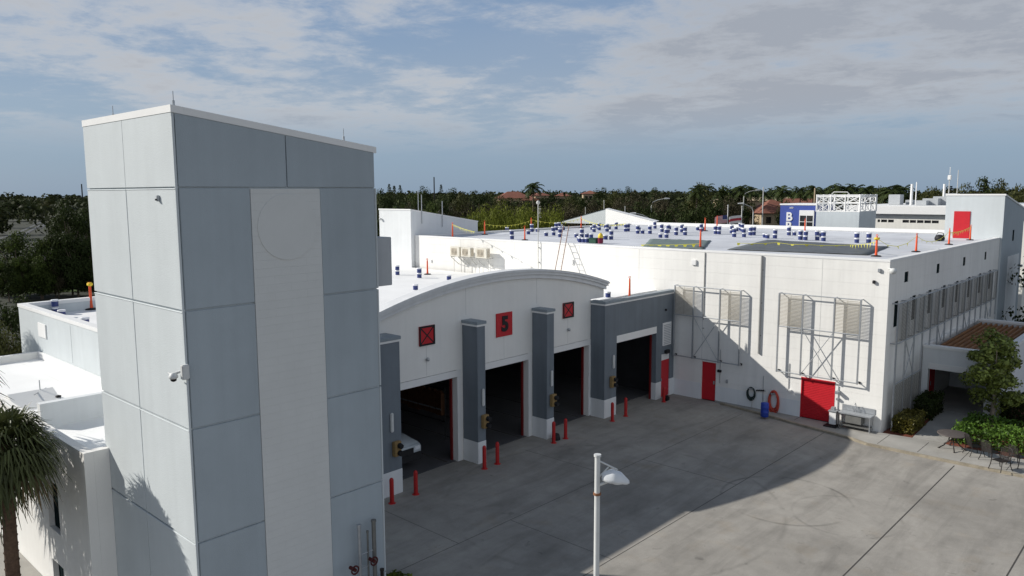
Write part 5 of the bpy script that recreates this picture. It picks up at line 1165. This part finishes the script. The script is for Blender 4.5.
# ------------------------------------------------------------------ vehicle
def car(name, loc, rz, paint, label, L_=4.7, H=1.75, pickup=False, group=None):
    t = thing(name, (0, 0, 0), label, 'car' if not pickup else 'truck', group); w = .92
    b = MB(); prof = [(-L_/2, .35), (-L_/2, 1.0), (-L_/2+.1, 1.06), (L_/2-1.25, 1.08), (L_/2-.12, .98), (L_/2, .86), (L_/2, .35)]
    bm = bmesh.new(); f0 = [bm.verts.new((x, -w, z)) for x, z in prof]; f1 = [bm.verts.new((x, w, z)) for x, z in prof]
    bm.faces.new(f0); bm.faces.new(f1[::-1])
    for i in range(len(prof)): bm.faces.new((f0[i], f1[i], f1[(i+1) % len(prof)], f0[(i+1) % len(prof)]))
    bmesh.ops.bevel(bm, geom=bm.edges[:], offset=.07, segments=3, affect='EDGES'); bm.verts.index_update()
    b.add([v.co for v in bm.verts], [[v.index for v in f.verts] for f in bm.faces], 0, True); bm.free(); b.build('body', paint, t)
    cx0, cx1 = (-L_/2+.15, L_/2-1.3) if not pickup else (-.4, L_/2-1.5)
    b = MB(); b.add([(cx0, -w+.05, 1.05), (cx1, -w+.05, 1.05), (cx1, w-.05, 1.05), (cx0, w-.05, 1.05), (cx0+.25, -w+.17, H-.06), (cx1-.6, -w+.17, H-.06), (cx1-.6, w-.17, H-.06), (cx0+.25, w-.17, H-.06)], [(0, 1, 5, 4), (1, 2, 6, 5), (2, 3, 7, 6), (3, 0, 4, 7), (4, 5, 6, 7)]); b.build('windows', 'glass_b', t)
    b = MB(); b.bbox(cx0+.2, cx1-.55, -w+.13, w-.13, H-.07, H, .03); b.build('roof', paint, t)
    for x in (-L_/2+.85, L_/2-.9):
        for s in (-1, 1):
            b = MB(); b.tube([(x, s*(w-.2), .36), (x, s*(w+.01), .36)], .36, 18); wh = b.build('wheel', 'black', t); b = MB(); b.tube([(x, s*(w+.012), .36), (x, s*(w+.02), .36)], .21, 14); b.build('rim', 'silver', wh)
    for s in (-1, 1): b = MB(); b.bbox(L_/2-.06, L_/2+.02, s*.66-.17, s*.66+.17, .72, .88, .03); b.build('headlight', 'lens', t)
    b = MB(); b.bbox(L_/2-.03, L_/2+.025, -.45, .45, .62, .86, .02); b.build('grille', 'black', t); b = MB(); b.bbox(L_/2-.05, L_/2+.06, -.88, .88, .34, .66, .04); b.build('bumper', 'black', t)
    t.location = loc; t.rotation_euler = (0, 0, rz); return t
car('utility_vehicle', (-27.72, 20.45, .012), 0, 'palew2', 'white utility vehicle nosing out of the first open bay', 4.9, 1.9).scale = (1, 1, 1.15)
# gear rack deep in the first bay
def gear_rack():
    x0, y = -30.9, 24.6; t = thing('gear_rack', (x0, y, .012), 'rack of orange-brown coats on hooks inside the first bay', 'rack')
    b = MB()
    for k in (0, 3.6): b.tube([(x0+k, y, .012), (x0+k, y, 2.6)], .03, 6)
    b.tube([(x0, y, 2.5), (x0+3.6, y, 2.5)], .03, 6); b.tube([(x0, y, .9), (x0+3.6, y, .9)], .03, 6); b.build('rack_frame', 'black', t)
    random.seed(2)
    for k in range(8):
        x = x0+.3+k*.43; q = thing('hanging_coat', (x, y-.06, 1.2), 'orange-brown work coat hanging on the rack in the first bay', 'coat', 'coats on the rack')
        b = MB(); h = random.uniform(-.06, .06); b.add([(x+sx*w_, y-.06+sy*d_, z) for z, w_, d_ in ((1.25+h, .2, .10), (1.9, .19, .12), (2.3, .20, .10), (2.46, .06, .05)) for sx, sy in ((-1, -1), (1, -1), (1, 1), (-1, 1))], [(4*i+j, 4*i+(j+1) % 4, 4*i+4+(j+1) % 4, 4*i+4+j) for i in range(3) for j in range(4)]+[(0, 1, 2, 3), (12, 13, 14, 15)], 0, False); b.build('coat_body', 'gear', q)
        b = MB(); b.box(x-.205, x+.205, y-.185, y-.18, 1.5, 1.58); b.build('reflective_band', 'steel', q)
gear_rack()

# ------------------------------------------------------------------ the land beyond
p0, p1 = at(-40, 291, z=0), at(95, 286, z=0)
b = MB(); b.quad(at(-60, 296, z=.02), at(110, 290.5, z=.02), at(110, 284.5, z=.02), at(-60, 288, z=.02)); struct('lawn_strip', b, 'lawn')
b = MB(); b.quad(at(-60, 283, z=.03), at(120, 280, z=.03), at(120, 276, z=.03), at(-60, 278, z=.03)); struct('side_road', b, 'asphalt')
cl = [(-40, 249), (0, 237.5), (20, 231), (40, 222), (58, 214), (78, 208.5)]
def strip(name, off, wd, z, m):
    b = MB()
    for (xa, ya), (xb, yb_) in zip(cl[:-1], cl[1:]): b.quad(at(xa, ya+off, z=z), at(xb, yb_+off*.6, z=z), at(xb, yb_+(off+wd)*.6, z=z), at(xa, ya+off+wd, z=z))
    struct(name, b, m)
strip('highway', 0, 1.8, .05, 'lightroad'); strip('road_verge', 1.8, 2.4, .04, 'verge'); strip('highway', 4.2, 1.8, .05, 'lightroad'); strip('road_shoulder', 6.0, 1.2, .04, 'asphalt')
b = MB(); b.quad(at(700, 224, z=.03), at(860, 224, z=.03), at(860, 209.5, z=.03), at(720, 209.5, z=.03)); struct('parking_lot', b, 'asphalt')

# houses with terracotta roofs
def house(px, ptop, D, W, Dp, zr, label, yaw, wallm='stucco', roofm='terra', eave=None, cat='house'):
    p = at(px, ptop, d=D); t = thing('tile_house' if roofm == 'terra' else 'long_house', (p.x, p.y, 0), label, cat); ze = eave or p.z-zr
    c, s = math.cos(yaw), math.sin(yaw); T_ = lambda x, y, z: (p.x+x*c-y*s, p.y+x*s+y*c, z)
    def tb(mb, x0, x1, y0, y1, z0, z1): mb.add([T_(x, y, z) for z in (z0, z1) for y in (y0, y1) for x in (x0, x1)], [(0, 2, 3, 1), (4, 5, 7, 6), (0, 1, 5, 4), (2, 6, 7, 3), (0, 4, 6, 2), (1, 3, 7, 5)])
    b = MB(); tb(b, -W/2, W/2, -Dp/2, Dp/2, 0, ze); b.build('wall', wallm, t)
    b = MB(); e = .7; rl = max(.2, W/2-Dp/2*.9)
    b.add([T_(-W/2-e, -Dp/2-e, ze), T_(W/2+e, -Dp/2-e, ze), T_(W/2+e, Dp/2+e, ze), T_(-W/2-e, Dp/2+e, ze), T_(-rl, 0, p.z), T_(rl, 0, p.z)], [(0, 1, 5, 4), (1, 2, 5), (2, 3, 4, 5), (3, 0, 4), (0, 3, 2, 1)]); b.build('roof', roofm, t)
    for k in range(3):
        b = MB(); x = -W*.3+k*W*.3; tb(b, x-.6, x+.6, -Dp/2-.06, -Dp/2, ze-2.4, ze-.9); b.build('window', 'glass_b', t)
    return t
yv = YAW*-1
house(513, 191.5, 260, 10, 7, 2.2, 'terracotta hip-roofed house, largest of the orange roofs left of centre', yv+.2)
house(530, 196, 250, 5, 5, 1.4, 'low terracotta-roofed wing just right of the largest orange roof', yv)
house(540, 192.2, 285, 5, 5, 1.2, 'terracotta-roofed house beside the tall lone palm', yv+.3)
house(563, 192.6, 290, 5, 5, 1.3, 'terracotta-roofed house midway between the lone palm and the rooftop peak', yv-.2)
house(590, 190.6, 320, 6, 6, 1.3, 'terracotta-roofed house, rightmost orange roof left of centre', yv)
house(800, 198.5, 215, 16, 9, 3.0, 'terracotta-roofed house above the blue block', yv-.1)
house(772, 199.5, 200, 9, 9, 3.2, 'orange-roofed house with a tan wall left of the blue block', yv+.1)
house(758, 197, 235, 24, 8, 1.0, 'long low tan building under palms, left of the blue block', yv, roofm='stucco')
house(447, 207, 160, 8, 8, 2.5, 'small grey-roofed house right of the left stair block', yv, 'stucco', 'shingle')
house(36, 256, 118, 4.6, 4, 1.3, 'small pale cottage glimpsed between the trees at the left', yv+.6, 'trim', 'shingle')
house(892, 199, 170, 5, 5, 1.2, 'small house with a pale green roof behind the palms at the right', yv, 'stucco', 'copper')
# parked vehicles beyond the roof
for k, (px, py, m, l, pk) in enumerate(((749, 214, 'carwhite', 'white pickup truck parked beyond the roof near the lamp', True), (757, 213.2, 'carwhite', 'white van-like car parked right of the white pickup', False), (768, 212.5, 'silver', 'silver car parked left of the blue block', False), (776, 216, 'patio', 'dark car parked beside the blue block', False), (683, 217, 'carwhite', 'white car half hidden under the dark trees', False))):
    p = at(px, py+2.5, z=0); car('parked_car', (p.x, p.y, 0.05), yv+(.1 if k % 2 else 1.5), m, l, 5.0, 1.9, pk)

# trees one can tell apart: a few grown prototypes, copied with their trunks and crowns
def proto(h, rad, leaf, n, size, seed, nclump, squash):
    return tree('broadleaf_tree', (0, 0, 0), h, rad, leaf, 'tree', n, size, None, seed, nclump, squash)
PR = {}
PRD = dict(dense=(10, 4.2, 'leaf_b', 9000, .36, 21, 60, .98), mid=(9, 3.8, 'leaf_a', 7500, .34, 22, 50, .9), olive=(9, 4.4, 'leaf_c', 7500, .36, 23, 50, .88), brown=(9, 4.4, 'leaf_d', 7500, .32, 24, 60, .98), yellow=(8, 4.2, 'leaf_y2', 9000, .34, 25, 60, 1.05))
M['leaf_y2'] = mat('sunny_hedge_leaf', (.125, .145, .022), .55, .25, .5, island=.5, trans=.25, spec=.08)
TGROUP = 'trees beyond the buildings'
TL = dict(dense='dense dark evergreen tree in the belt beyond the buildings', mid='mid green leafy tree in the belt beyond the buildings', olive='olive green spreading tree in the belt beyond the buildings', brown='thin brownish half-bare tree in the belt beyond the buildings', yellow='yellow-green bushy tree in the sunlit row beyond the roof')
def put_tree(kind, px, ytop, D, wpx, label=None, group=TGROUP):
    top = at(px, ytop, d=D); h0 = PRD[kind][0]; h = top.z; rad = wpx/2*D/FPX; s = h/h0
    sc = (rad/PRD[kind][1], rad/PRD[kind][1]*random.uniform(.9, 1.1), s)
    if kind not in PR:
        PR[kind] = proto(*PRD[kind]); o = PR[kind]; o.location = (top.x, top.y, 0); o.scale = sc; o['label'] = label or TL[kind]; o['group'] = group+', '+kind; o['category'] = 'tree'
    else: o = dup(PR[kind], (top.x, top.y, 0), random.random()*6.28, label or TL[kind], group+', '+kind, sc)
    return o
random.seed(31)
LEFT = [('dense', 66, 204, 106, 40), ('dense', 84, 212, 110, 38), ('dense', 51, 230, 105, 24), ('mid', 14, 234, 106, 44), ('mid', 37, 241, 104, 30), ('dense', 74, 236, 104, 34), ('dense', 93, 240, 104, 30), ('dense', -2, 238, 110, 36), ('brown', 56, 258, 104, 22), ('mid', 20, 258, 104, 20), ('dense', 88, 258, 104, 26), ('dense', 40, 262, 104, 24), ('dense', 6, 262, 104, 24),
        ('dense', 98, 203, 130, 26), ('dense', 30, 203, 420, 18), ('dense', 6, 203, 420, 22), ('olive', 46, 201, 470, 18), ('dense', 84, 200, 330, 22), ('dense', 18, 200, 480, 20)]
MIDT = [('dense', 386, 193, 120, 26), ('dense', 402, 197, 110, 30), ('mid', 420, 195, 135, 34), ('dense', 441, 197, 140, 30), ('olive', 462, 196, 150, 30), ('mid', 430, 205, 105, 26), ('brown', 408, 205, 100, 22), ('dense', 480, 193, 190, 30), ('olive', 500, 197, 175, 28), ('dense', 452, 190, 230, 22), ('dense', 424, 188, 250, 18), ('dense', 548, 197, 190, 28), ('olive', 572, 198, 180, 30), ('brown', 555, 204, 140, 34), ('brown', 592, 202, 150, 30), ('olive', 615, 192, 200, 34), ('brown', 636, 194, 170, 40), ('brown', 664, 196, 150, 42), ('dense', 690, 206, 120, 40), ('dense', 664, 210, 110, 36), ('dense', 712, 200, 135, 36), ('olive', 700, 186, 180, 36), ('mid', 722, 188, 190, 26), ('brown', 730, 198, 150, 34), ('dense', 740, 190, 200, 24), ('dense', 645, 204, 125, 30), ('brown', 618, 200, 140, 28), ('dense', 600, 189, 300, 18), ('dense', 628, 188, 320, 16), ('dense', 655, 189, 320, 18), ('dense', 748, 205, 150, 20),
        ('brown', 452, 205, 146, 30), ('brown', 470, 204, 148, 30), ('brown', 486, 204, 150, 32), ('brown', 503, 204, 146, 30), ('brown', 520, 204, 150, 32), ('brown', 538, 205, 146, 30), ('brown', 573, 205, 146, 30), ('yellow', 432, 219, 80, 22), ('yellow', 484, 209, 104, 36), ('yellow', 506, 207, 106, 38), ('yellow', 529, 208, 104, 38), ('yellow', 552, 210, 102, 34), ('yellow', 478, 213, 98, 26), ('yellow', 500, 211, 100, 28), ('yellow', 522, 212, 96, 26), ('yellow', 541, 213, 99, 24), ('yellow', 489, 218, 90, 22), ('yellow', 512, 218, 90, 22), ('yellow', 468, 219, 92, 18), ('yellow', 556, 218, 96, 18)]
RIGT = [('olive', 880, 190, 160, 26), ('dense', 905, 194, 170, 30), ('olive', 930, 190, 180, 34), ('brown', 950, 192, 150, 30), ('olive', 966, 187, 170, 30), ('dense', 992, 181, 150, 32), ('olive', 1004, 184, 140, 26), ('olive', 1022, 189, 130, 30), ('dense', 855, 190, 190, 30), ('dense', 830, 191, 210, 26), ('mid', 790, 192, 230, 24), ('dense', 770, 190, 240, 24), ('dense', 1036, 190, 140, 30), ('brown', 980, 194, 140, 28), ('dense', 785, 203, 150, 18), ('olive', 810, 188, 260, 22)]
MIDT += [('dense', 492+k*13, 198.2+(k*7 % 3), 215, 24) for k in range(10)]
for T_ in LEFT+MIDT+RIGT: put_tree(*T_)
put_tree('dense', 8, 300, 52, 46, 'dark bushy tree growing against the pale block, left of its roof corner')
put_tree('olive', -6, 322, 47, 44, 'olive shrub tree at the left edge by the low white roof')

# feather palms far off: prototype with a slim trunk and arching fronds
def feather_palm(loc, h, r, label, seed, nf=18, group=None, leaf='frond_far'):
    random.seed(seed); t = thing('royal_palm', (0, 0, 0), label, 'palm', group); b = MB(); b.tube([(0, 0, -.2), (.05, 0, h*.5), (0, .05, h)], .19, 8, r1=.11); b.build('trunk', 'bark', t)
    Q = []
    for k in range(nf):
        a = k*2.39996+random.uniform(-.3, .3); el = 1.15-1.75*(k/nf); L_ = r*random.uniform(.85, 1.1); prev = Vector((0, 0, h)); d = Vector((math.cos(a)*math.cos(el), math.sin(a)*math.cos(el), math.sin(el))); n = 7
        for i in range(n):
            d2 = (d+Vector((0, 0, -.28*(i+.3)/n*2))).normalized(); nx = prev+d2*L_/n; sd = d2.cross(Vector((0, 0, 1))).normalized(); w = r*.26*math.sin(math.pi*(i+.7)/(n+.8))
            for s in (-1, 1):
                o_ = sd*s*w+Vector((0, 0, -w*.45)); Q.append([prev, nx, nx+o_+d2*w*.3, prev.lerp(nx, .45)+o_+d2*w*.3])
            prev = nx; d = d2
    quads_obj('crown', [[tuple(v) for v in f] for f in Q], leaf, t); t.location = loc; return t
M['frond_far'] = mat('dark_palm_frond', (.040, .055, .018), .55, .25, .5, island=.4, trans=.15, spec=.08)
RP = feather_palm((0, 0, 0), 12, 2.6, 'palm', 3); RPF = [True]
def put_palm(px, ytop, D, s=1.0, label='feather palm rising over the trees behind the blue and grey roof blocks', group='palms on the skyline'):
    tp = at(px, ytop, d=D); h = tp.z-1.9*s
    sc = (s, s, h/12)
    if RPF[0]: RPF[0] = False; RP.location = (tp.x, tp.y, 0); RP.scale = sc; tag(RP, label, 'palm', group)
    else: dup(RP, (tp.x, tp.y, 0), random.random()*6.28, label, group, sc)
put_palm(533, 178.5, 190, 1.25, 'lone tall palm standing above the terracotta roofs', None)
for px, y, D, s in ((697, 182, 170, 1.1), (705, 180, 185, 1.2), (719, 185, 190, 1.0), (732, 184, 200, 1.1), (741, 182, 190, 1.1), (752, 183, 195, 1.1), (765, 187, 205, 1.0), (783, 182, 180, 1.1), (801, 184, 190, 1.0), (814, 182, 185, 1.1), (836, 181, 175, 1.1), (846, 179, 170, 1.2), (856, 180, 180, 1.15), (868, 182, 175, 1.1), (877, 184, 185, 1.0), (886, 182, 160, 1.1), (895, 179, 155, 1.25), (903, 182, 170, 1.0), (774, 186, 210, 1.0), (825, 184, 200, 1.0)): put_palm(px, y, D, s)
put_palm(471, 209, 110, .9, 'thin yellowish palm beyond the left stair block hedge', None)
put_palm(402, 200, 105, .8, 'small palm behind the left white stair block', None)
# Norfolk pines, thin conifers on the skyline
def pine(px, ytop, D, label):
    tp = at(px, ytop, d=D); t = thing('pine_tree', (tp.x, tp.y, 0), label, 'tree'); b = MB(); b.tube([(tp.x, tp.y, 0), (tp.x, tp.y, tp.z)], .25, 6, r1=.04); b.build('trunk', 'bark', t)
    P = []; h = tp.z
    for k in range(16):
        z = h*(.45+.55*k/16); r_ = (1-(z/h-.45)/.55)*2.6+.25
        for j in range(26): a = random.random()*6.28; q = r_*random.random()**.6; P.append((tp.x+q*math.cos(a), tp.y+q*math.sin(a), z-.12*q+random.uniform(-.15, .15)))
    quads_obj('crown', leaves(np.array(P), .7, .4), 'leaf_b', t, (tp.x, tp.y, 0))
for px, y, D, l in ((389, 183.5, 330, 'thin dark conifer on the skyline right of the tower, first of three'), (394, 185, 340, 'thin dark conifer on the skyline, middle of three right of the tower'), (400, 184.5, 330, 'thin dark conifer on the skyline, last of three before the radio mast'), (441, 184, 420, 'thin dark conifer just right of the radio mast'), (985, 178, 170, 'wispy conifer above the far right trees')): pine(px, y, D, l)

# the far-off wood that reads as one mass
def far_wood():
    Qs = []
    views = math.atan2(fw.x, fw.y)
    for D in (135, 165, 200, 240, 285, 335, 390, 450, 520, 600, 700, 820, 960, 1150):
        step = 7.0 if D < 300 else 9.0+D/200
        n = int(2*math.radians(38)*D/step)
        for k in range(n):
            a = views+math.radians(-38)+2*math.radians(38)*(k+rng.random())/n; d = D*(1+rng.uniform(-.1, .1)); x, y = d*math.sin(a), d*math.cos(a)
            v = Vector((x, y, 0-CAMZ)); px = 512+FPX*v.dot(rt)/v.dot(fw); pyg = 288-FPX*v.dot(up)/v.dot(fw)
            if px < 110:
                if D < 190: continue
                hy = float(np.interp(px, [c_[0] for c_ in cl], [c_[1] for c_ in cl]))
                if pyg > hy and pyg-8.5*FPX/D < hy+5: continue        # the open ground and the highway at the left
            if 690 < px < 870 and pyg > 208: continue
            if 480 < px < 610 and D < 220: continue
            h = rng.uniform(6.5, 10.5)+min(4.0, D/260) if px > 330 else rng.uniform(6, 10.5)+min(2.0, D/500)
            r_ = rng.uniform(3.2, 5.6)*(1+D/900); m_ = 260 if D < 300 else 130
            Pp, nm = clump_points((x, y, h*.58), (r_, r_, h*.42), m_, 9, r_*.45); Qs.append(leaves(Pp, .8+D/430, .7, nrm=nm))
    o = quads_obj('woods', np.concatenate(Qs), ['leaf_far'], None); tag(o, kind='stuff'); o['label'] = 'dark mixed woods stretching to the skyline'; return o
M['leaf_far'] = mat('far_wood_leaf', (.038, .046, .018), .65, .3, .02, island=.4, trans=.15, blotch=.35, bscale2=.015, spec=.08)
far_wood()
